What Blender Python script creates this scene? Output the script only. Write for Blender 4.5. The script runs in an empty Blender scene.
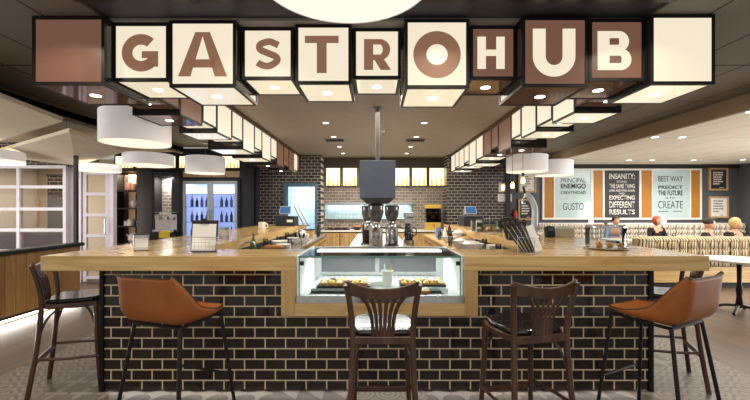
import bpy, bmesh, math, random
from mathutils import Vector, Matrix
random.seed(7)
PI = math.pi
S = bpy.context.scene
C = S.collection
# ---------------------------------------------------------------- camera, world, light, exposure
F = 370.0; HZ = 209.0; EYE = 1.446
cam = bpy.data.cameras.new('camera'); camo = bpy.data.objects.new('camera', cam); C.objects.link(camo)
camo.location = (0, 0, EYE); camo.rotation_euler = (PI/2, 0, 0)
cam.sensor_width = 36; cam.lens = 36*F/750; cam.shift_y = (HZ-200)/750; cam.clip_start = .05; cam.clip_end = 60
S.camera = camo
S.view_settings.view_transform = 'Standard'; S.view_settings.look = 'None'
S.view_settings.gamma = 1; S.view_settings.use_curve_mapping = False
S.view_settings.exposure = 0.0
w = bpy.data.worlds.new('world'); S.world = w; w.use_nodes = True
bg = w.node_tree.nodes['Background']; bg.inputs[0].default_value = (1, .94, .83, 1); bg.inputs[1].default_value = .42
S.cycles.use_denoising = True
S.cycles.max_bounces = 6; S.cycles.transparent_max_bounces = 16
S.cycles.sample_clamp_indirect = 4
def area(name, loc, size, power, color=(1, .9, .78), rot=(0, 0, 0), sy=None, shape=None, spread=None):
    l = bpy.data.lights.new(name, 'AREA'); l.energy = power; l.color = color; l.size = size
    if shape: l.shape = shape
    if sy: l.shape = 'RECTANGLE'; l.size_y = sy
    if spread: l.spread = spread
    o = bpy.data.objects.new(name, l); C.objects.link(o); o.location = loc; o.rotation_euler = rot
    return o
# broad soft area lights over the front, kitchen and dining sides
area('room_light_front', (0, -1.6, 2.75), 5.0, 75, (1, .93, .85), (math.radians(38), 0, 0), sy=1.6)
area('kitchen_light', (0, 6.6, 2.78), 2.2, 150, (1, .88, .70), (0, 0, 0), sy=4.5)
area('dining_light_right', (6.9, 6.6, 2.6), 4.5, 190, (1, .93, .84), (0, 0, 0), sy=5)
area('dining_light_left', (-5.6, 5.4, 2.25), 2.0, 30, (1, .9, .78), (0, 0, 0), sy=3)
# unseen fill lamp added at the left to brighten the hanging panels
area('left_fill_light', (-9.3, 3.6, 1.2), 2.0, 300, (1, .97, .94), (0, -math.radians(108), 0), sy=4.0)
area('right_fill_light', (9.7, 4.6, 1.2), 2.0, 330, (1, .97, .94), (0, math.radians(110), 0), sy=4.0)  # unseen fill lamp added at the right to brighten the pale ceiling

# ---------------------------------------------------------------- helpers
def X(px, Y): return (px-375)*Y/F
def Z(py, Y): return EYE+(HZ-py)*Y/F
def lin(c):
    return tuple(((v/255)/12.92 if v/255 <= .04045 else ((v/255+.055)/1.055)**2.4) for v in c)
MATS = {}
def mat(name, rgb=(128, 128, 128), rough=.5, metal=0, emit=None, es=1.0, trans=0, coat=0, alpha=1, noise=0, nscale=8, bump=0, spec=.5, ior=1.45):
    if name in MATS: return MATS[name]
    m = bpy.data.materials.new(name); m.use_nodes = True; nt = m.node_tree; b = nt.nodes['Principled BSDF']
    col = lin(rgb)
    b.inputs['Base Color'].default_value = (*col, 1); b.inputs['Roughness'].default_value = rough; b.inputs['Metallic'].default_value = metal
    b.inputs['Specular IOR Level'].default_value = spec; b.inputs['IOR'].default_value = ior
    b.inputs['Coat Weight'].default_value = coat; b.inputs['Transmission Weight'].default_value = trans; b.inputs['Alpha'].default_value = alpha
    if emit:
        b.inputs['Emission Color'].default_value = (*lin(emit), 1); b.inputs['Emission Strength'].default_value = es
    # every material carries a little procedural variation
    tc = nt.nodes.new('ShaderNodeTexCoord'); nz = nt.nodes.new('ShaderNodeTexNoise'); nz.inputs['Scale'].default_value = nscale; nz.inputs['Detail'].default_value = 4
    nt.links.new(tc.outputs['Object'], nz.inputs['Vector'])
    mx = nt.nodes.new('ShaderNodeMix'); mx.data_type = 'RGBA'; mx.blend_type = 'MULTIPLY'
    k = noise if noise else .05
    mx.inputs['A'].default_value = (*col, 1)
    rp = nt.nodes.new('ShaderNodeMapRange'); rp.inputs['From Min'].default_value = .3; rp.inputs['From Max'].default_value = .7
    rp.inputs['To Min'].default_value = 1-k; rp.inputs['To Max'].default_value = 1+k
    nt.links.new(nz.outputs['Fac'], rp.inputs['Value']); nt.links.new(rp.outputs['Result'], mx.inputs['B'])
    mx.inputs['Factor'].default_value = 1
    nt.links.new(mx.outputs['Result'], b.inputs['Base Color'])
    if bump:
        bp = nt.nodes.new('ShaderNodeBump'); bp.inputs['Strength'].default_value = bump; bp.inputs['Distance'].default_value = .004
        nt.links.new(nz.outputs['Fac'], bp.inputs['Height']); nt.links.new(bp.outputs['Normal'], b.inputs['Normal'])
    MATS[name] = m; return m
def glass(name='clear_glass', tint=(235, 245, 242), refl=.12):
    if name in MATS: return MATS[name]
    m = bpy.data.materials.new(name); m.use_nodes = True; nt = m.node_tree; nt.nodes.clear()
    o = nt.nodes.new('ShaderNodeOutputMaterial'); t = nt.nodes.new('ShaderNodeBsdfTransparent'); g = nt.nodes.new('ShaderNodeBsdfGlossy')
    t.inputs[0].default_value = (*lin(tint), 1); g.inputs['Roughness'].default_value = .03
    mx = nt.nodes.new('ShaderNodeMixShader'); fr = nt.nodes.new('ShaderNodeLayerWeight'); fr.inputs['Blend'].default_value = refl
    nt.links.new(fr.outputs['Fresnel'], mx.inputs[0]); nt.links.new(t.outputs[0], mx.inputs[1]); nt.links.new(g.outputs[0], mx.inputs[2]); nt.links.new(mx.outputs[0], o.inputs[0])
    MATS[name] = m; return m
def wood(name, a, b_, axis='X', rough=.35, scale=1.0, plank=None, coat=0.0):
    """grain running along one axis; optional plank = (width across, length, gap colour, plane)"""
    if name in MATS: return MATS[name]
    m = bpy.data.materials.new(name); m.use_nodes = True; nt = m.node_tree; b = nt.nodes['Principled BSDF']; N = nt.nodes.new; L = nt.links.new
    tc = N('ShaderNodeTexCoord'); mp = N('ShaderNodeMapping'); L(tc.outputs['Object'], mp.inputs['Vector'])
    sc = {'X': (.7, 9, 9), 'Y': (9, .7, 9), 'Z': (9, 9, .7)}[axis]
    mp.inputs['Scale'].default_value = tuple(v*scale for v in sc)
    nz = N('ShaderNodeTexNoise'); nz.inputs['Scale'].default_value = 1.6; nz.inputs['Detail'].default_value = 6; nz.inputs['Distortion'].default_value = 1.3
    L(mp.outputs['Vector'], nz.inputs['Vector'])
    cr = N('ShaderNodeValToRGB'); cr.color_ramp.elements[0].position = .33; cr.color_ramp.elements[1].position = .68
    cr.color_ramp.elements[0].color = (*lin(a), 1); cr.color_ramp.elements[1].color = (*lin(b_), 1)
    L(nz.outputs['Fac'], cr.inputs['Fac']); out = cr.outputs['Color']
    if plank:
        wd, ln, gap, plane = plank
        sp = N('ShaderNodeSeparateXYZ'); cb = N('ShaderNodeCombineXYZ'); L(tc.outputs['Object'], sp.inputs[0])
        L(sp.outputs[plane[0]], cb.inputs[0]); L(sp.outputs[plane[1]], cb.inputs[1])
        br = N('ShaderNodeTexBrick'); br.inputs['Scale'].default_value = 1; br.inputs['Brick Width'].default_value = ln; br.inputs['Row Height'].default_value = wd
        br.inputs['Mortar Size'].default_value = .0025; br.inputs['Color1'].default_value = (.75, .75, .75, 1); br.inputs['Color2'].default_value = (1.1, 1.1, 1.1, 1); br.inputs['Mortar'].default_value = (*lin(gap), 1)
        br.offset = .37; L(cb.outputs[0], br.inputs['Vector'])
        mx = N('ShaderNodeMix'); mx.data_type = 'RGBA'; mx.blend_type = 'MULTIPLY'; mx.inputs['Factor'].default_value = 1
        L(out, mx.inputs['A']); L(br.outputs['Color'], mx.inputs['B']); out = mx.outputs['Result']
    L(out, b.inputs['Base Color']); b.inputs['Roughness'].default_value = rough; b.inputs['Coat Weight'].default_value = coat; b.inputs['Coat Roughness'].default_value = .15
    MATS[name] = m; return m
def brick(name, c1, c2, mortar, bw, rh, plane, ms=.005, rough=.12, ph=(0, 0), bump=.6, offset=.5, wav=.25):
    if name in MATS: return MATS[name]
    m = bpy.data.materials.new(name); m.use_nodes = True; nt = m.node_tree; b = nt.nodes['Principled BSDF']; N = nt.nodes.new; L = nt.links.new
    tc = N('ShaderNodeTexCoord'); sp = N('ShaderNodeSeparateXYZ'); cb = N('ShaderNodeCombineXYZ'); L(tc.outputs['Object'], sp.inputs[0])
    for i in (0, 1):
        ad = N('ShaderNodeMath'); ad.operation = 'ADD'; ad.inputs[1].default_value = 20*(bw, rh*2)[i]+ph[i]
        L(sp.outputs[plane[i]], ad.inputs[0]); L(ad.outputs[0], cb.inputs[i])
    br = N('ShaderNodeTexBrick'); br.inputs['Scale'].default_value = 1; br.inputs['Brick Width'].default_value = bw; br.inputs['Row Height'].default_value = rh
    br.inputs['Mortar Size'].default_value = ms; br.inputs['Mortar Smooth'].default_value = .15; br.offset = offset
    br.inputs['Color1'].default_value = (*lin(c1), 1); br.inputs['Color2'].default_value = (*lin(c2), 1); br.inputs['Mortar'].default_value = (*lin(mortar), 1)
    L(cb.outputs[0], br.inputs['Vector']); L(br.outputs['Color'], b.inputs['Base Color'])
    mr = N('ShaderNodeMapRange'); mr.inputs['To Min'].default_value = rough; mr.inputs['To Max'].default_value = .8; L(br.outputs['Fac'], mr.inputs['Value']); L(mr.outputs[0], b.inputs['Roughness'])
    nz = N('ShaderNodeTexNoise'); nz.inputs['Scale'].default_value = 9; nz.inputs['Detail'].default_value = 1; L(tc.outputs['Object'], nz.inputs['Vector'])
    sb = N('ShaderNodeMath'); sb.operation = 'MULTIPLY_ADD'; sb.inputs[1].default_value = -1.0; L(br.outputs['Fac'], sb.inputs[0])
    nm = N('ShaderNodeMath'); nm.operation = 'MULTIPLY'; nm.inputs[1].default_value = wav*8; L(nz.outputs['Fac'], nm.inputs[0]); L(nm.outputs[0], sb.inputs[2])
    bp = N('ShaderNodeBump'); bp.inputs['Strength'].default_value = bump; bp.inputs['Distance'].default_value = .004
    L(sb.outputs[0], bp.inputs['Height']); L(bp.outputs['Normal'], b.inputs['Normal'])
    MATS[name] = m; return m

def BM(): return bmesh.new()
def box(bm, x0, x1, y0, y1, z0, z1, M=None):
    vs = [bm.verts.new((x, y, z)) for z in (z0, z1) for y in (y0, y1) for x in (x0, x1)]
    for f in ((0, 2, 3, 1), (4, 5, 7, 6), (0, 1, 5, 4), (2, 6, 7, 3), (0, 4, 6, 2), (1, 3, 7, 5)):
        bm.faces.new([vs[i] for i in f])
    if M is not None:
        for v in vs: v.co = M @ v.co
    return vs
def bx(*a, M=None):
    bm = BM(); box(bm, *a, M=M); return bm
def boxes(*lst):
    bm = BM()
    for a in lst: box(bm, *a)
    return bm
def lathe(bm, prof, c=(0, 0, 0), seg=24, M=None, cap=True):
    rings = []
    allv = []
    for r, z in prof:
        if r < 1e-5: ring = [bm.verts.new((c[0], c[1], c[2]+z))]
        else: ring = [bm.verts.new((c[0]+r*math.cos(2*PI*i/seg), c[1]+r*math.sin(2*PI*i/seg), c[2]+z)) for i in range(seg)]
        rings.append(ring); allv += ring
    for a, b in zip(rings, rings[1:]):
        if len(a) == 1 and len(b) == 1: continue
        for i in range(seg):
            j = (i+1) % seg
            if len(a) == 1: bm.faces.new((a[0], b[j], b[i]))
            elif len(b) == 1: bm.faces.new((a[i], a[j], b[0]))
            else: bm.faces.new((a[i], a[j], b[j], b[i]))
    if cap:
        if len(rings[0]) > 1: bm.faces.new(rings[0][::-1])
        if len(rings[-1]) > 1: bm.faces.new(rings[-1])
    if M is not None:
        for v in allv: v.co = M @ v.co
    return allv
def cyl(bm, x, y, z0, z1, r, r2=None, seg=20, M=None):
    return lathe(bm, [(r, z0), (r if r2 is None else r2, z1)], (x, y, 0), seg, M)
def smoothpath(pts, n=6):
    P = [Vector(p) for p in pts]; out = []
    for i in range(len(P)-1):
        p0 = P[max(i-1, 0)]; p1 = P[i]; p2 = P[i+1]; p3 = P[min(i+2, len(P)-1)]
        for k in range(n):
            t = k/n
            out.append(.5*((2*p1)+(-p0+p2)*t+(2*p0-5*p1+4*p2-p3)*t*t+(-p0+3*p1-3*p2+p3)*t**3))
    out.append(P[-1]); return out
def tube(bm, pts, r, seg=10, closed=False, r2=None, flat=1.0, smooth=0):
    if smooth: pts = smoothpath(pts, smooth)
    P = [Vector(p) for p in pts]; n = len(P); rings = []
    up = Vector((0, 0, 1))
    for i, p in enumerate(P):
        if closed: t = (P[(i+1) % n]-P[i-1]).normalized()
        else: t = (P[min(i+1, n-1)]-P[max(i-1, 0)]).normalized()
        if i == 0:
            ref = up if abs(t.dot(up)) < .95 else Vector((0, 1, 0))
            a = t.cross(ref).normalized()
        else:
            a = (a-t*a.dot(t)).normalized()
        b = t.cross(a).normalized()
        rr = r if r2 is None else r+(r2-r)*i/(n-1)
        rings.append([bm.verts.new(p+a*rr*math.cos(2*PI*k/seg)+b*rr*flat*math.sin(2*PI*k/seg)) for k in range(seg)])
    for i in range(n if closed else n-1):
        A = rings[i]; B = rings[(i+1) % n]
        for k in range(seg):
            j = (k+1) % seg; bm.faces.new((A[k], A[j], B[j], B[k]))
    if not closed:
        bm.faces.new(rings[0][::-1]); bm.faces.new(rings[-1])
def tb(pts, r, **k):
    bm = BM(); tube(bm, pts, r, **k); return bm
def obj(name, bm, m, parent=None, bevel=0, smooth=False, loc=None, solid=0, sub=0):
    me = bpy.data.meshes.new(name)
    bmesh.ops.recalc_face_normals(bm, faces=bm.faces[:])
    bm.to_mesh(me); bm.free(); me.materials.append(m)
    o = bpy.data.objects.new(name, me); C.objects.link(o)
    if parent is not None: o.parent = parent
    if loc: o.location = loc
    if smooth:
        for p in me.polygons: p.use_smooth = True
        me.set_sharp_from_angle(angle=math.radians(42))
    if solid:
        s = o.modifiers.new('solid', 'SOLIDIFY'); s.thickness = solid; s.offset = 0
    if sub:
        s = o.modifiers.new('sub', 'SUBSURF'); s.levels = sub; s.render_levels = sub
    if bevel:
        b = o.modifiers.new('bevel', 'BEVEL'); b.width = bevel; b.segments = 2; b.limit_method = 'ANGLE'
    return o
def thing(name, label, cat, loc=(0, 0, 0), rz=0, group=None):
    o = bpy.data.objects.new(name, None); C.objects.link(o); o.location = loc; o.rotation_euler = (0, 0, rz); o.empty_display_size = .05
    return tag(o, label, cat, group)
def tag(o, label, cat, group=None):
    o['label'] = label; o['category'] = cat
    if group: o['group'] = group
    return o
def struct(name, bm, m, **k):
    o = obj(name, bm, m, **k); o['kind'] = 'structure'; return o
def dup(root, loc, rz, label, group=None):
    r = root.copy(); C.objects.link(r); r.location = loc; r.rotation_euler = (0, 0, rz); r['label'] = label
    if group: r['group'] = group
    for ch in list(root.children):
        c = ch.copy(); C.objects.link(c); c.parent = r
        for g in ch.children:
            d = g.copy(); C.objects.link(d); d.parent = c
    return r
def text(name, s, m, x0, x1, z0, z1, y, parent=None, bold=.02, depth=.002, M=None):
    cu = bpy.data.curves.new(name, 'FONT'); cu.body = s; cu.size = 1; cu.offset = bold; cu.extrude = 0; cu.resolution_u = 6
    to = bpy.data.objects.new(name, cu); C.objects.link(to)
    dg = bpy.context.evaluated_depsgraph_get(); dg.update()
    me = bpy.data.meshes.new_from_object(to.evaluated_get(dg)); bpy.data.objects.remove(to)
    xs = [v.co.x for v in me.vertices]; ys = [v.co.y for v in me.vertices]
    ax, bx_, ay, by = min(xs), max(xs), min(ys), max(ys)
    for v in me.vertices:
        v.co = Vector((x0+(v.co.x-ax)/(bx_-ax)*(x1-x0), y, z0+(v.co.y-ay)/(by-ay)*(z1-z0)))
        if M is not None: v.co = M @ v.co
    me.materials.clear(); me.materials.append(m)
    o = bpy.data.objects.new(name, me); C.objects.link(o)
    if parent is not None: o.parent = parent
    s_ = o.modifiers.new('solid', 'SOLIDIFY'); s_.thickness = depth; s_.offset = 0
    return o
ORD = ['nearest', 'second', 'third', 'fourth', 'fifth', 'sixth', 'seventh', 'eighth', 'ninth', 'tenth', 'eleventh', 'twelfth', 'thirteenth', 'fourteenth', 'fifteenth']

# ---------------------------------------------------------------- materials
black = mat('black_metal', (26, 24, 24), .4, .3)
blackm = mat('black_matte', (24, 24, 26), .6)
steel = mat('brushed_steel', (200, 202, 205), .25, 1, noise=.08, nscale=30)
chrome = mat('chrome', (220, 222, 226), .08, 1)
white = mat('white_gloss', (232, 232, 230), .3)
offwhite = mat('off_white_paint', (214, 208, 196), .6)
navy = mat('dark_slate_paint', (80, 83, 90), .55, bump=.1)
oakX = wood('oak_along_counter', (180, 146, 92), (212, 182, 126), 'X', .24, coat=.35)
oakY = wood('oak_along_arm', (180, 146, 92), (212, 182, 126), 'Y', .24, coat=.35)
oakZ = wood('oak_doors', (168, 134, 86), (200, 168, 116), 'Z', .4)
darkwood = wood('dark_stained_beech', (50, 31, 22), (84, 54, 37), 'Z', .28, coat=.3)
cream_em = mat('lit_cream_acrylic', (90, 84, 72), .35, emit=(249, 236, 210), es=.93)
cream_low = mat('lit_cream_underside', (100, 92, 74), .1, emit=(240, 226, 196), es=.95)
brown_em = mat('lit_brown_acrylic', (70, 48, 38), .3, emit=(120, 86, 70), es=.8, noise=.15, nscale=5)
brown_low = mat('brown_glossy_underside', (60, 40, 32), .06, emit=(110, 78, 60), es=.25)
dark_glass = mat('dark_side_glass', (38, 34, 32), .1)
letter_brown = mat('brown_letter_film', (90, 62, 46), .6, emit=(140, 102, 80), es=.8)
spot_em = mat('spotlight_glow', (255, 255, 250), .3, emit=(255, 246, 226), es=6)
led_em = mat('led_strip', (255, 255, 250), .3, emit=(255, 244, 226), es=9)
tileF = brick('dark_glazed_brick_front', (36, 28, 25), (52, 41, 36), (214, 198, 166), .1632, .0841, (0, 2), .006, .1, ph=(1.526+.0816, .0))
tileS = brick('dark_glazed_brick_side', (36, 28, 25), (52, 41, 36), (214, 198, 166), .1632, .0841, (1, 2), .006, .1)
tileB = brick('dark_brick_back', (50, 45, 48), (76, 69, 70), (196, 190, 184), .165, .08, (0, 2), .005, .12, wav=.35)
tileK = brick('grey_brick_kitchen', (112, 106, 100), (142, 134, 126), (196, 188, 178), .165, .08, (0, 2), .005, .15, wav=.3)
tileBlue = brick('pale_blue_square_tiles', (176, 205, 214), (190, 216, 224), (130, 160, 175), .1, .1, (0, 2), .004, .2, offset=0)

# patterned floor tiles
def floor_tiles():
    m = bpy.data.materials.new('patterned_cement_tiles'); m.use_nodes = True; nt = m.node_tree; b = nt.nodes['Principled BSDF']; N = nt.nodes.new; L = nt.links.new
    def mt(op, a, b2=None, c=None):
        n = N('ShaderNodeMath'); n.operation = op
        for i, v in enumerate((a, b2, c)):
            if v is None: continue
            if isinstance(v, (int, float)): n.inputs[i].default_value = v
            else: L(v, n.inputs[i])
        return n.outputs[0]
    tc = N('ShaderNodeTexCoord'); sp = N('ShaderNodeSeparateXYZ'); L(tc.outputs['Object'], sp.inputs[0])
    T = .2
    u = mt('DIVIDE', mt('ADD', sp.outputs[0], 20.0), T); v = mt('DIVIDE', mt('ADD', sp.outputs[1], 20.0), T)
    fu = mt('SUBTRACT', mt('FRACT', u), .5); fv = mt('SUBTRACT', mt('FRACT', v), .5)
    cu = mt('FLOOR', mt('DIVIDE', u, 3)); cv = mt('FLOOR', mt('DIVIDE', v, 3))
    cb = N('ShaderNodeCombineXYZ'); L(cu, cb.inputs[0]); L(cv, cb.inputs[1])
    wn = N('ShaderNodeTexWhiteNoise'); L(cb.outputs[0], wn.inputs['Vector']); rnd = wn.outputs['Value']
    au = mt('ABSOLUTE', fu); av = mt('ABSOLUTE', fv)
    d = mt('SQRT', mt('ADD', mt('MULTIPLY', fu, fu), mt('MULTIPLY', fv, fv)))
    rings = mt('GREATER_THAN', mt('SINE', mt('MULTIPLY', d, 34)), .1)
    dia = mt('GREATER_THAN', mt('SINE', mt('MULTIPLY', mt('ADD', au, av), 19)), 0)
    tri = mt('GREATER_THAN', mt('ADD', fu, fv), 0)
    ang = mt('ARCTAN2', fv, fu)
    fl = mt('LESS_THAN', d, mt('MULTIPLY_ADD', mt('COSINE', mt('MULTIPLY', ang, 4)), .16, .28))
    star = mt('LESS_THAN', mt('MULTIPLY', au, av), .035)
    def pick(lo, a, b2):
        k = mt('GREATER_THAN', rnd, lo); n = N('ShaderNodeMix'); L(k, n.inputs['Factor']); L(b2, n.inputs['A']); L(a, n.inputs['B']); return n.outputs['Result']
    p = pick(.8, rings, pick(.6, dia, pick(.45, tri, pick(.22, fl, star))))
    mx = N('ShaderNodeMix'); mx.data_type = 'RGBA'; L(p, mx.inputs['Factor'])
    mx.inputs['A'].default_value = (*lin((84, 78, 73)), 1); mx.inputs['B'].default_value = (*lin((150, 143, 136)), 1)
    mt2 = N('ShaderNodeMix'); mt2.data_type = 'RGBA'; L(mt('MULTIPLY', wn.outputs['Value'], .5), mt2.inputs['Factor']); L(mx.outputs['Result'], mt2.inputs['A']); mt2.inputs['B'].default_value = (*lin((130, 116, 104)), 1)
    seam = mt('GREATER_THAN', mt('MAXIMUM', au, av), .488)
    ms = N('ShaderNodeMix'); ms.data_type = 'RGBA'; L(seam, ms.inputs['Factor']); L(mt2.outputs['Result'], ms.inputs['A']); ms.inputs['B'].default_value = (*lin((100, 94, 88)), 1)
    L(ms.outputs['Result'], b.inputs['Base Color']); b.inputs['Roughness'].default_value = .42
    return m
floorwood = wood('brown_floor_planks', (84, 66, 50), (110, 88, 68), 'Y', .38, plank=(.2, 1.6, (120, 110, 100), (1, 0)))

# ---------------------------------------------------------------- room shell
struct('floor', bx(-3.25, 3.25, .8, 12, -.1, 0), floor_tiles())
struct('floor', bx(-12, -3.25, .8, 12, -.1, 0), floorwood)
struct('floor', bx(3.25, 12, .8, 12, -.1, 0), floorwood)
ceil_k = mat('kitchen_ceiling_paint', (146, 138, 130), .7)
ceil_d = brick('dark_ceiling_panels', (98, 90, 80), (106, 97, 86), (22, 20, 18), 1.2, .6, (1, 0), .011, .6, bump=.2, offset=0, wav=0)
ceil_l = brick('pale_ceiling_panels', (232, 226, 210), (236, 230, 215), (160, 152, 138), 1.8, .6, (1, 0), .006, .7, bump=.1, offset=.5, wav=0)
cz = 2.845
struct('ceiling', bx(-2.0, 2.0, 2.75, 10.2, cz, cz+.1), ceil_k)
struct('ceiling', boxes((-4.35, -2.0, .4, 8.4, cz, cz+.1)), ceil_d)
struct('ceiling', boxes((2.0, 4.5, .4, 10.2, cz, cz+.1)), ceil_d)
struct('ceiling', bx(-2.0, 2.0, .4, 2.75, cz+.02, cz+.12), mat('dark_front_soffit', (54, 54, 60), .6))
struct('ceiling', bx(-9.5, -4.35, .4, 8.4, 2.74, 2.84), mat('beige_ceiling', (176, 160, 132), .8))
struct('ceiling', bx(4.56, 12, .4, 10.2, 2.66, 2.72), ceil_l)
struct('trim_1', bx(4.5, 4.56, .4, 10.1, 2.64, 2.95), mat('beige_bulkhead', (164, 146, 120), .6))
struct('trim_9', boxes((-1.956, -1.93, 3.24, 9.58, cz-.06, cz), (1.93, 1.956, 3.24, 9.58, cz-.06, cz)), mat('bronze_rail', (92, 72, 50), .4, .4))
struct('trim_2', bx(-4.41, -4.35, .4, 8.4, 2.70, 2.95), mat('grey_bulkhead', (120, 112, 102), .6))
# thin black track across the soffit above the sign
t = thing('ceiling_track', 'thin dark track rail fixed across the ceiling above the lettered sign', 'rail', (0, 2.45, cz))
obj('rail', boxes((-2.0, 2.0, -.02, .02, -.02, .02)), black, t)
for x in (-1.2, 0, 1.2): obj('rail_clip', bx(x-.03, x+.03, -.028, .028, -.024, .02), blackm, t)

# back walls
struct('wall_back', boxes((-1.45, 1.9, 10.1, 10.2, 0, 1.12), (-1.45, 1.9, 10.1, 10.2, 1.12, 2.56), ), tileK)
struct('trim_3', bx(-1.45, 1.9, 10.08, 10.2, 2.56, cz), mat('brown_grey_band', (80, 70, 62), .6))
# left tiled wall with a doorway into a bright prep room
DX0, DX1 = -2.28, -1.56
struct('wall_left_tiled', boxes((-3.35, DX0, 9.6, 9.7, 0, cz), (DX1, -1.40, 9.6, 9.7, 0, cz), (DX0, DX1, 9.6, 9.7, 2.03, cz), (-1.50, -1.40, 9.7, 10.2, 0, cz)), tileB)
struct('wall_right_tiled', boxes((1.86, 3.42, 9.6, 9.7, 0, cz), (1.86, 1.95, 9.7, 10.2, 0, cz)), tileB)
struct('door_1', boxes((DX0-.09, DX0, 9.57, 9.72, 0, 2.12), (DX1, DX1+.06, 9.57, 9.72, 0, 2.12), (DX0, DX1, 9.57, 9.72, 2.03, 2.12)), mat('blue_grey_door_frame', (84, 112, 138), .4))
struct('wall_prep_room', boxes((-3.3, -1.5, 11.4, 11.5, 0, 2.6), (-3.4, -3.3, 9.7, 11.5, 0, 2.6), (-3.3, -1.5, 9.7, 11.4, 2.5, 2.6)), brick('white_prep_tiles', (205, 225, 240), (215, 232, 245), (150, 180, 205), .2, .2, (0, 2), .006, .3, offset=0))
area('prep_room_light', (-1.95, 10.5, 2.4), .9, 60, (.8, .92, 1))
struct('wall_back_right', bx(3.42, 9.9, 10.1, 10.2, 0, 2.84), navy)
struct('wall_right', bx(9.9, 10.0, .8, 10.2, 0, 2.75), navy)
struct('trim_4', bx(3.38, 3.50, 9.55, 10.1, 0, cz), mat('dark_pillar', (40, 40, 46), .5))
struct('trim_5', bx(4.56, 9.9, 10.04, 10.1, 2.56, 2.66), blackm)
# left side: brick wall above the glazed screen
tileL = brick('dark_brick_left', (40, 36, 36), (56, 50, 50), (140, 132, 122), .22, .09, (0, 2), .006, .2)
struct('wall_left_back', bx(-9.5, -5.4, 7.2, 7.3, 2.27, 2.84), tileL)
struct('wall_left', bx(-9.6, -9.5, .8, 11, 0, 2.84), offwhite)
struct('wall_lounge', bx(-12, -5.95, 10.4, 10.5, 0, 2.84), mat('lounge_wall', (190, 172, 146), .7))
struct('wall_cabinet_back', bx(-6.0, -3.0, 9.2, 9.3, 0, 2.84), blackm)
area('lounge_light', (-7.6, 8.8, 2.5), 2.5, 110, (1, .9, .78))
# pale reflective windows screen
frame_w = mat('white_window_frame', (202, 202, 212), .4)
wy = 7.2
def window_grid(name, xs, zs, y, th, label=None):
    bm = BM()
    for x in xs: box(bm, x-th/2, x+th/2, y-.04, y+.04, zs[0]-th/2, zs[-1]+th/2)
    for z in zs:
        for a, b in zip(xs, xs[1:]): box(bm, a+th/2, b-th/2, y-.035, y+.035, z-th/2, z+th/2)
    o = struct(name, bm, frame_w)
    p = obj('window_pane', bx(xs[0], xs[-1], y-.004, y+.004, zs[0], zs[-1]), glass('window_glass', (235, 230, 226), .1), o)
    return o
wx = [X(66, wy)-i*.9 for i in range(5)][::-1]
window_grid('window_1', wx, [Z(p, wy) for p in (272, 251, 230, 209, 187, 167)], wy, .06)
# white glazed door
dxs = [X(84, 7.3), X(110, 7.3)]
d = struct('door_2', boxes((dxs[0]-.26, dxs[0]-.12, 7.25, 7.35, 0, 2.3), (dxs[0]-.12, dxs[0]-.02, 7.25, 7.35, 0, .0+2.2), (dxs[0]-.02, dxs[1]+.06, 7.25, 7.35, 2.2, 2.3), (dxs[1]+.02, dxs[1]+.1, 7.25, 7.35, 0, 2.2)), mat('lilac_white_frame', (206, 200, 214), .4))
lf = boxes((dxs[0], dxs[0]+.07, 7.27, 7.32, .02, 2.18), (dxs[1]-.07, dxs[1], 7.27, 7.32, .02, 2.18), *[(dxs[0]+.07, dxs[1]-.07, 7.27, 7.32, z-.03, z+.03) for z in (.1, .5, .92, 1.33, 1.74, 2.15)])
dl = obj('door_leaf', lf, mat('lilac_white_leaf', (196, 190, 204), .4), d)
obj('door_pane', bx(dxs[0]+.07, dxs[1]-.07, 7.29, 7.30, .1, 2.15), mat('frosted_pane', (190, 172, 140), .3, alpha=.75), dl)
obj('door_handle', tb([(dxs[1]-.03, 7.24, .95), (dxs[1]-.03, 7.2, .97), (dxs[1]-.03, 7.2, 1.25), (dxs[1]-.03, 7.24, 1.27)], .012), steel, dl)
# half wall with LED line, left
hwX = -4.62
hw = struct('wall_half', bx(hwX-.1, hwX, 2.2, 5.8, .09, .87), wood('honey_vertical_boards', (150, 112, 66), (176, 136, 86), 'Z', .4, plank=(.14, 3.0, (90, 80, 70), (2, 1))))
obj('wall_cap', bx(hwX-.14, hwX+.04, 2.2, 5.84, .87, .92), blackm, hw)
obj('kick_rail', bx(hwX-.08, hwX+.01, 2.2, 5.8, .06, .09), blackm, hw)
ld = obj('led_strip', bx(hwX-.05, hwX-.03, 2.3, 5.75, .02, .05), led_em, hw)
area('half_wall_led', (hwX+.02, 4.2, .055), 3.4, 13, (1, .93, .84), (0, math.radians(-25), PI/2*0), sy=.03).rotation_euler = (0, math.radians(-35), 0)
bpy.data.objects['half_wall_led'].data.size = .03; bpy.data.objects['half_wall_led'].data.size_y = 3.2
t = thing('support_post', 'slim dark slate square post rising at the end of the boarded half wall', 'post', (X(76, 5.9), 5.9, 0))
obj('shaft', bx(-.024, .024, -.024, .024, 0, 2.3), black, t)
obj('foot_plate', bx(-.07, .07, -.07, .07, 0, .012), black, t)

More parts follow.
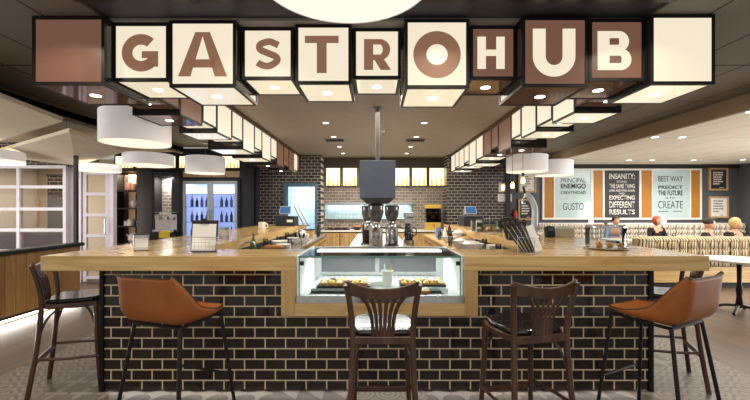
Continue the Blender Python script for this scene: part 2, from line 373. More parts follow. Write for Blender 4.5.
# folded acoustic ceiling panels, left
def slab(name, pts, z, th, label):
    t = thing(name, label, 'ceiling panel', (0, 0, 0), group='pale angled panels hanging at upper left')
    bm = BM(); a = [bm.verts.new((x, y, z+dz)) for x, y, dz in pts]; b = [bm.verts.new((x, y, z+dz+th)) for x, y, dz in pts]
    n = len(pts); bm.faces.new(a); bm.faces.new(b[::-1])
    for i in range(n): bm.faces.new((a[i], b[i], b[(i+1) % n], a[(i+1) % n]))
    obj('panel', bm, mat('cream_acoustic_felt', (206, 196, 172), .8), t)
    cx = sum(p[0] for p in pts)/n; cy = sum(p[1] for p in pts)/n
    bm = BM()
    for x, y, dz in pts:
        px, py = cx+(x-cx)*.7, cy+(y-cy)*.7
        cyl(bm, px, py, z+th, 2.738, .004, seg=6)
    obj('suspension_wire', bm, steel, t)
slab('acoustic_panel', [(-3.62, 3.2, 0), (-3.93, 4.66, 0), (-6.1, 6.0, 0), (-6.6, 3.2, 0)], 2.55, .05, 'cream angled ceiling panel at upper left, the nearer and higher one')
slab('acoustic_panel', [(-3.9, 4.72, 0), (-4.10, 6.05, -.05), (-5.6, 6.95, -.17), (-7.1, 6.75, .0)], 2.43, .05, 'cream angled ceiling panel hanging in front of the white gridded window')

# ---------------------------------------------------------------- BAR
bar = thing('bar_counter', 'long U-shaped bar clad in dark glazed bricks with thick oak counter top', 'bar counter', (0, 0, 0))
bz = .99; top = 1.10
obj('brick_cladding', boxes((-2.15, 2.17, 2.94, 3.02, .012, .66), (-2.15, -.69, 2.94, 3.02, .66, bz), (.757, 2.17, 2.94, 3.02, .66, bz)), tileF, bar)
obj('brick_side', bx(-2.15, -2.07, 3.02, 8.2, .012, bz), tileS, bar)
obj('brick_side', bx(2.09, 2.17, 3.02, 8.2, .012, bz), tileS, bar)
obj('corner_trim', bx(-2.18, -2.15, 2.925, 2.96, .0, bz), black, bar)
obj('corner_trim', bx(2.17, 2.205, 2.925, 2.96, .0, bz), black, bar)
obj('steel_edge', bx(-2.15, -.7, 2.932, 2.94, bz-.012, bz), steel, bar)
obj('steel_edge', bx(.76, 2.17, 2.932, 2.94, bz-.012, bz), steel, bar)
def slabpoly(pts, z0, z1):
    bm = BM(); a = [bm.verts.new((x, y, z0)) for x, y in pts]; b = [bm.verts.new((x, y, z1)) for x, y in pts]; n = len(pts)
    bm.faces.new(a); bm.faces.new(b[::-1])
    for i in range(n): bm.faces.new((a[i], b[i], b[(i+1) % n], a[(i+1) % n]))
    return bm
FY, BY = 2.72, 3.19
obj('counter_top', slabpoly([(-2.46, FY), (-.585, FY), (-.585, BY), (-1.54, BY), (-2.46, FY+.001)][:4]+[(-2.46, FY+.47)], bz, top), oakX, bar, bevel=.004)
obj('counter_top', slabpoly([(.66, FY), (2.46, FY), (2.46, FY+.47), (1.54, BY), (.66, BY)], bz, top), oakX, bar, bevel=.004)
obj('counter_top', bx(-2.46, -1.54, BY+.002, 8.3, bz, top), oakY, bar, bevel=.004)
obj('counter_top', bx(1.54, 2.46, BY+.002, 8.3, bz, top), oakY, bar, bevel=.004)
obj('display_surround', slabpoly([(-.69, FY), (-.585, FY), (-.585, 3.0), (-.69, 3.0)], .66, bz), oakZ, bar)
obj('display_surround', slabpoly([(.66, FY), (.757, FY), (.757, 3.0), (.66, 3.0)], .66, bz), oakZ, bar)
obj('display_surround', bx(-.585, .66, FY, 3.0, .66, .752), oakX, bar)
obj('inner_panel', boxes((-1.6, -1.54, BY+.05, 8.2, 0, bz), (1.54, 1.6, BY+.05, 8.2, 0, bz), (-1.54, -.7, BY-.05, BY-.01, 0, bz), (.77, 1.54, BY-.05, BY-.01, 0, bz)), blackm, bar)
# LED wash along the foot of the bar
area('bar_foot_led', (0, 2.925, .035), 4.2, 1.2, (1, .93, .86), (math.radians(-50), 0, 0), sy=.02)

# display case
dc = thing('display_case', 'glass pastry display case set into the front of the bar', 'display case', (0, 0, 0))
obj('steel_sill', bx(-.58, .655, FY+.004, FY+.05, .754, .806), steel, dc)
obj('base_shelf', bx(-.58, .655, FY+.05, 3.5, .76, .79), mat('pale_steel_shelf', (205, 210, 212), .25, .6), dc)
obj('side_panel', boxes((-.583, -.565, FY+.05, 3.5, .79, top-.003)), mat('white_side', (238, 240, 238), .3, emit=(236, 240, 238), es=.2), dc)  # white sides given a faint glow of their own to look lit
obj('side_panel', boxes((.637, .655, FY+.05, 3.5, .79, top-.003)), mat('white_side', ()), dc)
gl = glass('case_glass', (246, 250, 249), .1)
obj('front_glass', bx(-.565, .637, FY+.012, FY+.018, .806, top-.006), gl, dc)
obj('top_glass', bx(-.565, .637, FY+.01, 3.3, top-.006, top), glass('case_top_glass', (236, 244, 243), .1), dc)
edge = mat('green_glass_edge', (90, 130, 122), .2)
obj('glass_edge', boxes((-.565, .637, FY+.006, FY+.012, top-.014, top)), edge, dc)
obj('glass_edge', bx(-.562, -.556, FY+.006, FY+.02, .806, top-.014), edge, dc)
obj('glass_edge', bx(.628, .634, FY+.006, FY+.02, .806, top-.014), edge, dc)
obj('light_rail', bx(-.47, .54, 3.0, 3.13, top+.001, top+.008), mat('case_light', (255, 255, 255), .3, emit=(255, 252, 246), es=1.6), dc)
obj('rear_frame', boxes((-.565, .637, 3.46, 3.5, .79, .86), (-.565, .637, 3.46, 3.5, top-.05, top-.006), (-.565, -.5, 3.46, 3.5, .86, top-.05), (.57, .637, 3.46, 3.5, .86, top-.05), (.0, .04, 3.46, 3.5, .86, top-.05)), steel, dc)
obj('rear_door', boxes((-.5, .0, 3.47, 3.48, .86, top-.05)), mat('smoked_glass', (84, 86, 90), .1), dc)
obj('rear_door', boxes((.04, .57, 3.47, 3.48, .86, top-.05)), mat('smoked_glass', ()), dc)
obj('hinge', bx(-.555, -.525, FY+.005, FY+.012, 1.03, 1.06), blackm, dc)
obj('hinge', bx(.597, .627, FY+.005, FY+.012, 1.03, 1.06), blackm, dc)
obj('steel_step', bx(-.5, .57, 2.89, 3.44, .79, .825), mat('pale_steel_shelf', ()), dc)
area('case_light_beam', (.03, 3.2, top-.06), 1.1, 9, (1, .99, .97), (0, 0, 0), sy=.06)
struct('trim_6', bx(-.69, -.585, FY+.28, BY, top, top+.004), steel)['kind'] = 'structure'

# pastries on black trays
tray_m = mat('black_tray', (24, 24, 26), .3)
def tray(x0, x1, y0, y1, z, label):
    t = thing('serving_tray', label, 'tray', ((x0+x1)/2, (y0+y1)/2, z), group='black trays in the display case')
    a, b = (x1-x0)/2, (y1-y0)/2
    obj('tray_base', bx(-a, a, -b, b, 0, .006), tray_m, t)
    obj('tray_rim', boxes((-a, a, -b, -b+.008, .006, .016), (-a, a, b-.008, b, .006, .016), (-a, -a+.008, -b+.008, b-.008, .006, .016), (a-.008, a, -b+.008, b-.008, .006, .016)), tray_m, t)
tray(-.50, -.12, 2.79, 2.88, .791, 'black tray on the case floor at the left, in front of the pastries')
tray(-.46, -.04, 2.90, 3.14, .826, 'black tray of cream topped pastries at the left of the display case')
tray(.20, .57, 2.95, 3.14, .826, 'black tray of small golden pastries at the right of the display case')
tray(.26, .52, 2.79, 2.88, .791, 'small black tray holding one cream cake, front right of the case')
def pastry(name, x, y, z, r, cm, tm, label, grp):
    t = thing(name, label, 'pastry', (x, y, z), group=grp)
    bm = BM(); lathe(bm, [(r*.7, 0), (r, r*.5), (r*.95, r*.8)], seg=14); obj('pastry_case', bm, cm, t, smooth=True)
    bm = BM(); lathe(bm, [(r*.9, r*.8), (r*.7, r*1.15), (r*.35, r*1.4), (0, r*1.5)], seg=14, cap=False); obj('topping', bm, tm, t, smooth=True)
pc = mat('golden_pastry', (196, 140, 66), .5, noise=.2, nscale=40); cr_ = mat('whipped_cream', (240, 228, 196), .5); ye = mat('lemon_cream', (226, 196, 92), .4); ch = mat('chocolate', (62, 38, 26), .35)
cols = ['leftmost', 'second from left', 'third from left', 'fourth from left', 'fifth from left', 'rightmost']
for r_, y in enumerate((2.96, 3.07)):
    for i in range(6):
        tm = (cr_, ye, cr_, ch, ye, cr_)[(i+r_*2) % 6]
        nm = {'whipped_cream': 'white cream', 'lemon_cream': 'yellow', 'chocolate': 'chocolate'}[tm.name]
        pastry('pastry', -.41+i*.064, y, .833, .032, pc, tm, 'small %s topped pastry, %s in the %s row of the left tray' % (nm, cols[i], ('front', 'back')[r_]), 'pastries on the left tray')
        pastry('pastry', .235+i*.059, y+.02, .833, .026, pc, (ye, pc, cr_)[(i+r_) % 3], 'small golden pastry, %s in the %s row of the right tray' % (cols[i], ('front', 'back')[r_]), 'pastries on the right tray')
pastry('cream_cake', .39, 2.835, .798, .034, pc, cr_, 'single white cream cake alone on the small front tray', None)
# things on the front worktop inside the case: tumbler of stirrers and folded napkins
t = thing('tumbler', 'white plastic tumbler holding stirrers behind the front glass of the case', 'cup', (.10, 3.0, .826))
t.scale = (1.25, 1.25, 1.1)
bm = BM(); lathe(bm, [(.03, 0), (.04, .11), (.036, .11), (.027, .008), (0, .008)], cap=False); obj('cup_body', bm, white, t, smooth=True)
obj('stirrer', tb([(0, 0, .01), (.03, 0, .16)], .004), mat('yellow_plastic', (220, 190, 70), .4), t)
obj('stirrer', tb([(0, .01, .01), (-.02, .01, .15)], .004), white, t)
t = thing('napkin_stack', 'folded white napkin pile left of the white tumbler in the case', 'napkins', (.0, 3.02, .826), .3)
obj('napkin', bx(-.06, .06, -.04, .04, 0, .02), white, t); obj('napkin', bx(-.055, .05, -.035, .045, .021, .035, M=Matrix.Rotation(.3, 4, 'Z')), white, t)

# ---------------------------------------------------------------- lettered sign boxes
def sign_box(x0, x1, y0, y1, z0, z1, face, under, label, th=.022, group=None, disc=True, name='sign_box', lit=('f', 'b')):
    cx, cy = (x0+x1)/2, (y0+y1)/2
    t = thing(name, label, 'sign box', (cx, cy, z0), group=group)
    a, b, h = (x1-x0)/2, (y1-y0)/2, z1-z0; e = .004
    bm = BM()
    for sx in (-1, 1):
        for sy in (-1, 1):
            xa, xb = sorted((sx*a, sx*(a-th))); ya, yb = sorted((sy*b, sy*(b-th))); box(bm, xa, xb, ya, yb, 0, h)
    for zz in ((0, th), (h-th, h)):
        for sx in (-1, 1):
            xa, xb = sorted((sx*a, sx*(a-th))); box(bm, xa, xb, -b+th, b-th, *zz)
        for sy in (-1, 1):
            ya, yb = sorted((sy*b, sy*(b-th))); box(bm, -a+th, a-th, ya, yb, *zz)
    obj('frame', bm, black, t)
    obj('front_panel', bx(-a+th, a-th, -b+e, -b+e+.006, th, h-th), face if 'f' in lit else dark_glass, t)
    for s in (-1, 1):
        xa, xb = sorted((s*(a-e), s*(a-e-.006))); obj('side_panel', bx(xa, xb, -b+th, b-th, th, h-th), face if ('r' if s > 0 else 'l') in lit else dark_glass, t)
    obj('bottom_panel', bx(-a+th, a-th, -b+th, b-th, e, e+.006), under, t)
    obj('top_plate', bx(-a+th, a-th, -b+th, b-th, h-.008, h-.002), black, t)
    if disc:
        bm = BM(); cyl(bm, 0, 0, e-.003, e, .038, seg=20)
        obj('spotlight', bm, spot_em, t)
    return t
def glyph(chh, m, x0, x1, z0, z1, y, parent):
    W, H = x1-x0, z1-z0; bm = BM(); st = {'O': .275, 'G': .29, 'A': .24, 'S': .30, 'T': .29, 'R': .34, 'H': .31, 'U': .30, 'B': .35}[chh]*W; hb = st*.82
    def poly(*p): bm.faces.new([bm.verts.new((x0+a, y, z0+b)) for a, b in p])
    def strip(c, wd, n=6):
        P = smoothpath([(a, 0, b) for a, b in c], n) if n else [Vector((a, 0, b)) for a, b in c]; prev = None
        for i, p in enumerate(P):
            t_ = (P[min(i+1, len(P)-1)]-P[max(i-1, 0)]).normalized(); nr = Vector((-t_.z, 0, t_.x))*wd/2
            cur = (bm.verts.new((x0+p.x+nr.x, y, z0+p.z+nr.z)), bm.verts.new((x0+p.x-nr.x, y, z0+p.z-nr.z)))
            if prev: bm.faces.new((prev[0], cur[0], cur[1], prev[1]))
            prev = cur
    def arc(cx, cy, rx, ry, ix, iy, a0, a1, n=40):
        prev = None
        for i in range(n+1):
            a = math.radians(a0+(a1-a0)*i/n); c, s_ = math.cos(a), math.sin(a)
            cur = (bm.verts.new((x0+cx+rx*c, y, z0+cy+ry*s_)), bm.verts.new((x0+cx+ix*c, y, z0+cy+iy*s_)))
            if prev: bm.faces.new((prev[0], cur[0], cur[1], prev[1]))
            prev = cur
    R4 = lambda a, b, c, d: poly((a, c), (b, c), (b, d), (a, d))
    if chh == 'O': arc(W/2, H/2, W/2, H/2, W/2-st, H/2-st, 0, 360, 56)
    if chh == 'G':
        arc(W*.53, H/2, W*.53, H/2, W*.53-st, H/2-st, 48, 318); R4(W*.55, W, H*.36, H*.36+hb*.8); R4(W-st, W, H*.13, H*.40)
    if chh == 'A':
        poly((0, 0), (st*1.05, 0), (W/2+st*.1, H), (W/2-st*.62, H)); poly((W-st*1.05, 0), (W, 0), (W/2+st*.62, H), (W/2-st*.1, H)); R4(W*.25, W*.75, H*.2, H*.2+hb*.85)
    if chh == 'T': R4(0, W, H-hb*.9, H); R4(W/2-st/2, W/2+st/2, 0, H-hb*.9)
    if chh == 'H': R4(0, st, 0, H); R4(W-st, W, 0, H); R4(st, W-st, H/2-hb*.45, H/2+hb*.45)
    if chh == 'U': R4(0, st, W*.48, H); R4(W-st, W, W*.48, H); arc(W/2, W*.48, W/2, W*.48, W/2-st, W*.48-st*.9, 180, 360)
    if chh == 'S':
        strip([(W*.90, H*.775), (W*.74, H*.84), (W*.52, H-st*.44), (st*.62, H*.80), (st*.60, H*.64), (W*.46, H*.53), (W-st*.62, H*.40), (W-st*.58, H*.25), (W*.52, st*.42), (W*.24, H*.14), (W*.07, H*.22)], st*.88, 8)
    if chh in 'RB':
        R4(0, st, 0, H); bw = hb*.72
        def bowl_(lo, hi, xr):
            ry = (hi-lo)/2; cx = xr-ry; R4(st, cx, hi-bw, hi); R4(st, cx, lo, lo+bw); arc(cx, lo+ry, ry, ry, max(ry-st*.82, .001), ry-bw, -90, 90, 24)
        if chh == 'B': bowl_(H*.47, H, W*.93); bowl_(0, H*.55, W)
        else:
            bowl_(H*.32, H, W*.97); poly((W*.36, H*.36), (W*.70, H*.40), (W, 0), (W-st*1.12, 0))
    o = obj('letter', bm, m, parent); s_ = o.modifiers.new('solid', 'SOLIDIFY'); s_.thickness = .002; s_.offset = 0
    return o
# (char, x0,x1,y0,y1 of the face in the photo, lit?, letter box)
FR = [('', 32, 104.5, 16.3, 85, 0, None, .53), ('G', 112.5, 169, 23, 81, 1, (121.7, 158, 34, 71.5), .45),
      ('A', 169.2, 236, 20.5, 87, 1, (178, 227, 32, 76.3), .5), ('S', 241.7, 293.6, 27.6, 79.5, 1, (255.6, 280.8, 38.2, 69.2), .40),
      ('T', 295.2, 351.5, 24.6, 84, 1, (304.8, 338.6, 35.7, 73), .48), ('R', 353, 401, 28.5, 78.8, 1, (364, 391, 39, 69.8), .40),
      ('O', 404.6, 469.4, 19.3, 88.3, 1, (413.4, 460.8, 31, 78), .52), ('H', 470, 516.5, 26, 79.5, 0, (477.5, 504.8, 36.6, 68.8), .40),
      ('U', 522, 588.4, 17, 87, 0, (533, 575.5, 28.6, 76.5), .5), ('B', 589, 645, 19, 81, 0, (597.8, 631.5, 31, 70), .46),
      ('', 650.5, 715.3, 14.6, 84.5, 1, None, .5)]
names = {'': '', }
front_objs = []
for i, (chh, x0, x1, y0, y1, lit, lb, dep) in enumerate(FR):
    Y = (cz-.004-EYE)*F/(HZ-y0)
    if chh: lab = ('square cream light box with brown capital letter %s' if lit else 'square brown light box with cream capital letter %s') % chh
    else: lab = 'blank cream light box at the right end of the lettered sign' if lit else 'blank brown box at the left end of the lettered sign'
    t = sign_box(X(x0, Y), X(x1, Y), Y, Y+dep, Z(y1, Y), cz-.002, cream_em if lit else brown_em, cream_low if lit else brown_low, lab, th=.024, group='front row of the lettered sign')
    front_objs.append((x0, x1, Y, dep))
    if chh:
        cx = (X(x0, Y)+X(x1, Y))/2; a = lb
        glyph(chh, letter_brown if lit else cream_em, X(a[0], Y)-cx, X(a[1], Y)-cx, Z(a[3], Y)-Z(y1, Y), Z(a[2], Y)-Z(y1, Y), -dep/2+.0015, t)
# side rows, inner face at X = -1.96 / 1.96
def zb(l): return 2.44 if l < .44 else 2.39 if l < .485 else 2.33
LY = [3.30, 3.72, 4.21, 4.59, 5.07, 5.49, 6.02, 6.42, 6.97, 7.40, 7.95, 8.43, 8.93, 9.38, 9.58]
LC = 'bbcccccccbbbcb'
RY = [3.22, 3.63, 4.10, 4.50, 4.97, 5.33, 5.89, 6.25, 6.71, 7.18, 7.71, 8.15, 8.63, 9.06, 9.54]
RC = 'bcccc' 'bbbcccccc'
for side, ys, cs in ((-1, LY, LC), (1, RY, RC)):
    for i, cc in enumerate(cs):
        y0, y1 = ys[i]+.004, ys[i+1]-.004; l = y1-y0
        wd = max(.36, min(.52, l)); xa, xb = sorted((side*1.96, side*(1.96+wd)))
        sign_box(xa, xb, y0, y1, zb(l), cz-.002, cream_em if cc == 'c' else brown_em, cream_low if cc == 'c' else brown_low,
                 '%s light box, %s from the front in the %s ceiling row' % ('cream' if cc == 'c' else 'brown', ORD[i] if i else 'first', 'left' if side < 0 else 'right'),
                 th=.02, group='%s ceiling row of light boxes' % ('left' if side < 0 else 'right'), lit=('r' if side < 0 else 'l',))

# ---------------------------------------------------------------- lamps
shade_m = mat('white_drum_fabric', (232, 228, 228), .8, emit=(226, 220, 220), es=.3)
diff_m = mat('lamp_diffuser', (255, 250, 238), .6, emit=(255, 238, 208), es=1.0)
def drum(x, y, z, r, h, label, cz_, power=6, name='drum_pendant'):
    t = thing(name, label, 'pendant lamp', (x, y, z), group='white drum pendants')
    bm = BM(); lathe(bm, [(r, 0), (r, h), (r-.006, h), (r-.006, 0), (r, 0)], seg=48, cap=False); obj('lamp_shade', bm, shade_m, t, smooth=True)
    bm = BM(); lathe(bm, [(r-.008, .012), (0, .0121)], seg=48, cap=False); obj('diffuser', bm, diff_m, t)
    bm = BM(); cyl(bm, 0, 0, h-.02, cz_-z-.002, .006, seg=8); lathe(bm, [(.05, cz_-z-.03), (.05, cz_-z-.002)], seg=16); obj('cord', bm, steel, t)
    obj('spider', boxes((-r+.01, r-.01, -.006, .006, h-.03, h-.02)), steel, t)
    return t
drum(-2.84, 4.4, 2.22, .37, .36, 'large white drum pendant in front of the upper left sign boxes', cz)
drum(-4.05, 6.62, 2.22, .40, .20, 'white drum pendant below and behind the large one at left', cz)
drum(-3.55, 7.75, 2.19, .385, .34, 'white drum pendant hanging in front of the drinks fridge', cz)
drum(-6.3, 6.1, 2.20, .40, .2, 'white drum pendant cut by the left edge of the picture', 2.74)
drum(-5.05, 6.8, 2.13, .33, .13, 'white drum pendant half hidden behind the lower cream ceiling panel', 2.74)
drum(3.18, 7.75, 2.22, .41, .34, 'white drum pendant just right of the end of the right box row', cz)
drum(4.15, 8.6, 2.22, .41, .34, 'white drum pendant in front of the left orange mural stripe', cz)
# the big drum close to the camera
t = thing('large_drum_pendant', 'very large round cream pendant cut by the top of the picture', 'pendant lamp', (-.12, 1.45, 2.35))
bm = BM(); lathe(bm, [(.355, 0), (.355, .3), (.349, .3), (.349, 0), (.355, 0)], seg=64, cap=False); obj('lamp_shade', bm, shade_m, t, smooth=True)
bm = BM(); lathe(bm, [(.35, .004), (0, .0041)], seg=64, cap=False); obj('diffuser', bm, mat('big_diffuser', (255, 244, 222), .6, emit=(254, 240, 214), es=.95), t)
bm = BM(); cyl(bm, 0, 0, .28, .51, .006, seg=8); obj('cord', bm, steel, t)

def downlight(x, y, z, label, grp, power=9, col=(1, .86, .66), r=.045):
    t = thing('downlight', label, 'ceiling light', (x, y, z), group=grp)
    bm = BM(); lathe(bm, [(r, -.006), (r+.018, -.006), (r+.018, 0), (r, 0), (r, -.006)], seg=20, cap=False); obj('trim_ring', bm, offwhite, t)
    bm = BM(); lathe(bm, [(r, -.003), (0, -.0029)], seg=20, cap=False); obj('lens', bm, spot_em, t)
    if power: area('downlight_beam', (x, y, z-.012), r*2, power, col, shape='DISK', spread=math.radians(120))
for s, nm in ((-1, 'left'), (1, 'right')):
    for i, y in enumerate((6.0, 7.16, 8.3, 9.3)):
        downlight(s*.8, y, cz, 'small round downlight, %s from the front of the %s kitchen ceiling line' % (('first', 'second', 'third', 'last')[i], nm), 'kitchen ceiling downlights')
    t = thing('ceiling_vent', 'small dark slatted ceiling vent on the %s above the kitchen' % nm, 'vent', (s*.82, 7.5, cz), group='kitchen ceiling vents')
    obj('vent_frame', boxes((-.2, .2, -.15, -.13, -.012, 0), (-.2, .2, .13, .15, -.012, 0), (-.2, -.18, -.13, .13, -.012, 0), (.18, .2, -.13, .13, -.012, 0)), mat('grey_vent', (120, 112, 102), .5), t)
    obj('vent_slats', boxes((-.18, .18, -.13, .13, -.002, 0), *[(-.18, .18, -.12+k*.05, -.1+k*.05, -.01, -.002) for k in range(5)]), blackm, t)
RL = [(4.72, 6.24), (5.18, 6.24), (6.3, 9.17), (6.87, 9.17), (7.9, 9.17), (9.05, 9.1), (4.68, 4.6)]
for (x, y), nm in zip(RL, ('above the left mural poster, nearer left one of the front pair', 'right one of the front pair', 'leftmost of the far row', 'second in the far row', 'third in the far row', 'rightmost of the far row near the corner', 'by the right edge of the picture')):
    downlight(x, y, 2.66, 'bright round downlight in the pale right ceiling, ' + nm.replace('above the left mural poster, nearer ', ''), 'pale ceiling downlights', power=9, col=(1, .92, .8), r=.055)
for x in (-2.2, -.9, .5, 1.9):
    area('aisle_spot', (x, 2.35, 2.8), .1, 9, (1, .88, .72), shape='DISK', spread=math.radians(130))

# ---------------------------------------------------------------- hopper over the grinders
t = thing('hanging_hood', 'dark blue grey metal hood box hanging on a pole above the coffee grinders', 'hood', (X(377.5, 5.1), 5.1, 1.50))
hm = mat('blue_grey_metal', (96, 104, 124), .4, .1)
hb = BM(); a = .236
vs = box(hb, -a, a, -.24, .24, .09, .585); obj('hood_body', hb, hm, t, bevel=.006)
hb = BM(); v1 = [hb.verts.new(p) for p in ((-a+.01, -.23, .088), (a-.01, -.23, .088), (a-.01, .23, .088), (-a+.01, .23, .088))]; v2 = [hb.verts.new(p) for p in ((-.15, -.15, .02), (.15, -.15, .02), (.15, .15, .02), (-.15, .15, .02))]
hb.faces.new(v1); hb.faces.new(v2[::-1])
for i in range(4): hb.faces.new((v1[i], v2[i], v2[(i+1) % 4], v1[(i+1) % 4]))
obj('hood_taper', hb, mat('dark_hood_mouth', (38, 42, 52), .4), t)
hb = BM(); cyl(hb, 0, 0, .585, cz-1.50-.002, .028, seg=14); obj('hanging_pole', hb, mat('grey_pole', (104, 106, 112), .4, .5), t, smooth=True)
hb = BM(); cyl(hb, 0, 0, cz-1.50-.02, cz-1.50-.002, .06, seg=16); obj('ceiling_plate', hb, hm, t)
t = thing('smoke_detector', 'tiny white smoke detector beside the hood pole on the ceiling', 'smoke detector', (.14, 6.6, cz-.03))
bm = BM(); lathe(bm, [(0, 0), (.03, .002), (.045, .02), (.045, .03)], seg=16); obj('detector_body', bm, white, t, smooth=True)

# ---------------------------------------------------------------- inner worktops and island
def worktop(x0, x1, y0, y1, zt, topm, label, doors_side, name='worktop_unit', door_m=oakZ):
    t = thing(name, label, 'counter', (0, 0, 0))
    obj('worktop', bx(x0, x1, y0, y1, zt-.04, zt), topm, t, bevel=.003)
    i = .03
    obj('cabinet_body', bx(x0+i, x1-i, y0+i, y1-i, .1, zt-.042), blackm, t)
    obj('plinth', bx(x0+.08, x1-.08, y0+.08, y1-.08, 0, .1), blackm, t)
    if doors_side == 'front':
        n = max(1, round((x1-x0)/.47)); wdt = (x1-x0-.06)/n
        for k in range(n):
            a_ = x0+i+k*wdt+.012; b_ = a_+wdt-.024
            dd = obj('cabinet_door', bx(a_, b_, y0+i-.02, y0+i-.001, .13, zt-.07), door_m, t)
            kb = BM(); cyl(kb, 0, 0, 0, .02, .012, seg=10, M=Matrix.Translation(((b_-.05) if k % 2 == 0 else a_+.05, y0+i-.02, zt-.16)) @ Matrix.Rotation(PI/2, 4, 'X')); obj('knob', kb, black, dd)
    else:
        s = 1 if doors_side == 'right' else -1
        xf = x1-i if s > 0 else x0+i; n = max(1, round((y1-y0)/.6)); wdt = (y1-y0-.06)/n
        for k in range(n):
            a_ = y0+i+k*wdt+.01; b_ = a_+wdt-.02
            xa, xb = sorted((xf+s*.001, xf+s*.02)); dd = obj('drawer', bx(xa, xb, a_, b_, zt-.24, zt-.06), door_m, t)
            obj('cabinet_door', bx(xa, xb, a_, b_, .13, zt-.26), door_m, t)
            xa, xb = sorted((xf+s*.02, xf+s*.035)); obj('handle', bx(xa, xb, a_+.1, b_-.1, zt-.13, zt-.115), black, dd)
    return t
worktop(-1.53, -1.05, 3.3, 8.0, .90, mat('grey_steel_top', (150, 146, 142), .25, .5), 'grey topped inner work counter with oak drawers behind the left bar arm', 'right')
worktop(1.05, 1.53, 3.3, 8.0, .90, wood('light_oak_top', (176, 146, 108), (200, 172, 134), 'Y', .3), 'oak topped inner work counter behind the right bar arm, crowded with dishes', 'left')
worktop(-.38, .47, 4.0, 8.2, .90, mat('white_stone_top', (228, 228, 226), .2), 'white topped central prep island running back under the coffee grinders', 'right')
worktop(-1.38, 1.84, 9.45, 10.08, .90, mat('white_stone_top', ()), 'white topped back counter with oak doors along the kitchen wall', 'front', name='back_counter')

# pale blue tiled hatch recesses with steel shelf on the back wall
for x0, x1, nm in ((-1.36, -.05, 'left'), (.1, 1.0, 'right')):
    t = thing('splashback_panel', 'pale blue tiled splashback under a steel shelf, %s of the hood' % nm, 'splashback', (0, 0, 0), group='pale blue splashbacks')
    obj('tile_panel', bx(x0, x1, 10.06, 10.095, 1.17, 1.58), tileBlue, t)
    obj('shelf', bx(x0+.1, x1, 9.9, 10.06, 1.58, 1.63), steel, t)
    obj('rim', boxes((x0, x1, 10.05, 10.095, 1.15, 1.17)), blackm, t)
    area('splash_glow', ((x0+x1)/2, 9.98, 1.54), x1-x0-.2, 3, (.75, .92, 1), (math.radians(20), 0, 0), sy=.05)
# lit menu boxes above
mb = mat('lit_menu_panel', (255, 246, 214), .4, emit=(255, 240, 196), es=1.35)
amber = mat('amber_bottle_print', (230, 180, 70), .4, emit=(240, 190, 90), es=.95)
def menu_box(x0, x1, y, z0, z1, label, grp, nb=4):
    t = thing('menu_light_box', label, 'light box', ((x0+x1)/2, y, z0), group=grp)
    a, h = (x1-x0)/2, z1-z0; f = .025
    obj('frame', boxes((-a, -a+f, -.06, 0, 0, h), (a-f, a, -.06, 0, 0, h), (-a+f, a-f, -.06, 0, 0, f), (-a+f, a-f, -.06, 0, h-f, h)), mat('dark_oak_frame', (74, 54, 36), .5), t)
    obj('lit_panel', bx(-a+f, a-f, -.05, -.01, f, h-f), mb, t)
    bm = BM(); st = (2*a-2*f)/nb
    for k in range(nb):
        cx = -a+f+st*(k+.5); hh = h*(.42, .3, .5, .36)[k % 4]; ww = st*.22
        box(bm, cx-ww, cx+ww, -.053, -.050, f, f+hh*.7); box(bm, cx-ww*.4, cx+ww*.4, -.053, -.050, f+hh*.7, f+hh)
    obj('bottle_print', bm, amber, t)
for i, (a, b) in enumerate([(325.5, 341), (342.3, 357.8), (359, 375), (376.5, 392.8), (394.2, 410), (411.2, 427.2), (428.4, 444.4)]):
    menu_box(X(a, 10.05), X(b, 10.05), 10.075, Z(186.5, 10.05), Z(167.3, 10.05), 'glowing cream menu box above the kitchen, %s from the left' % ('first', 'second', 'third', 'fourth', 'fifth', 'sixth', 'seventh')[i], 'lit menu boxes over the kitchen wall', 3)

# juice machine
t = thing('juice_machine', 'yellow and black orange juice machine on the back counter', 'juicer', (X(433, 9.6), 9.65, .9))
yl = mat('dull_yellow_plastic', (206, 172, 84), .4)
obj('machine_base', bx(-.19, .19, -.16, .16, 0, .2), yl, t, bevel=.01)
obj('machine_hood', bx(-.2, .2, -.17, .16, .56, .66), yl, t, bevel=.015)
obj('back_column', bx(-.17, .17, .02, .15, .2, .56), blackm, t)
obj('cover', boxes((-.19, -.18, -.15, .02, .2, .56), (.18, .19, -.15, .02, .2, .56), (-.18, .18, -.155, -.15, .2, .56)), glass('cover_glass', (190, 200, 205), .2), t)
bm = BM()
for px, pz in ((-.07, .44), (.07, .44), (0, .34)): bmesh.ops.create_icosphere(bm, subdivisions=2, radius=.055, matrix=Matrix.Translation((px, -.05, pz)))
obj('orange_squeezer', bm, mat('orange_skin', (224, 120, 36), .5), t, smooth=True)
obj('tap', tb([(0, -.16, .16), (0, -.21, .15), (0, -.21, .09)], .015), chrome, t)

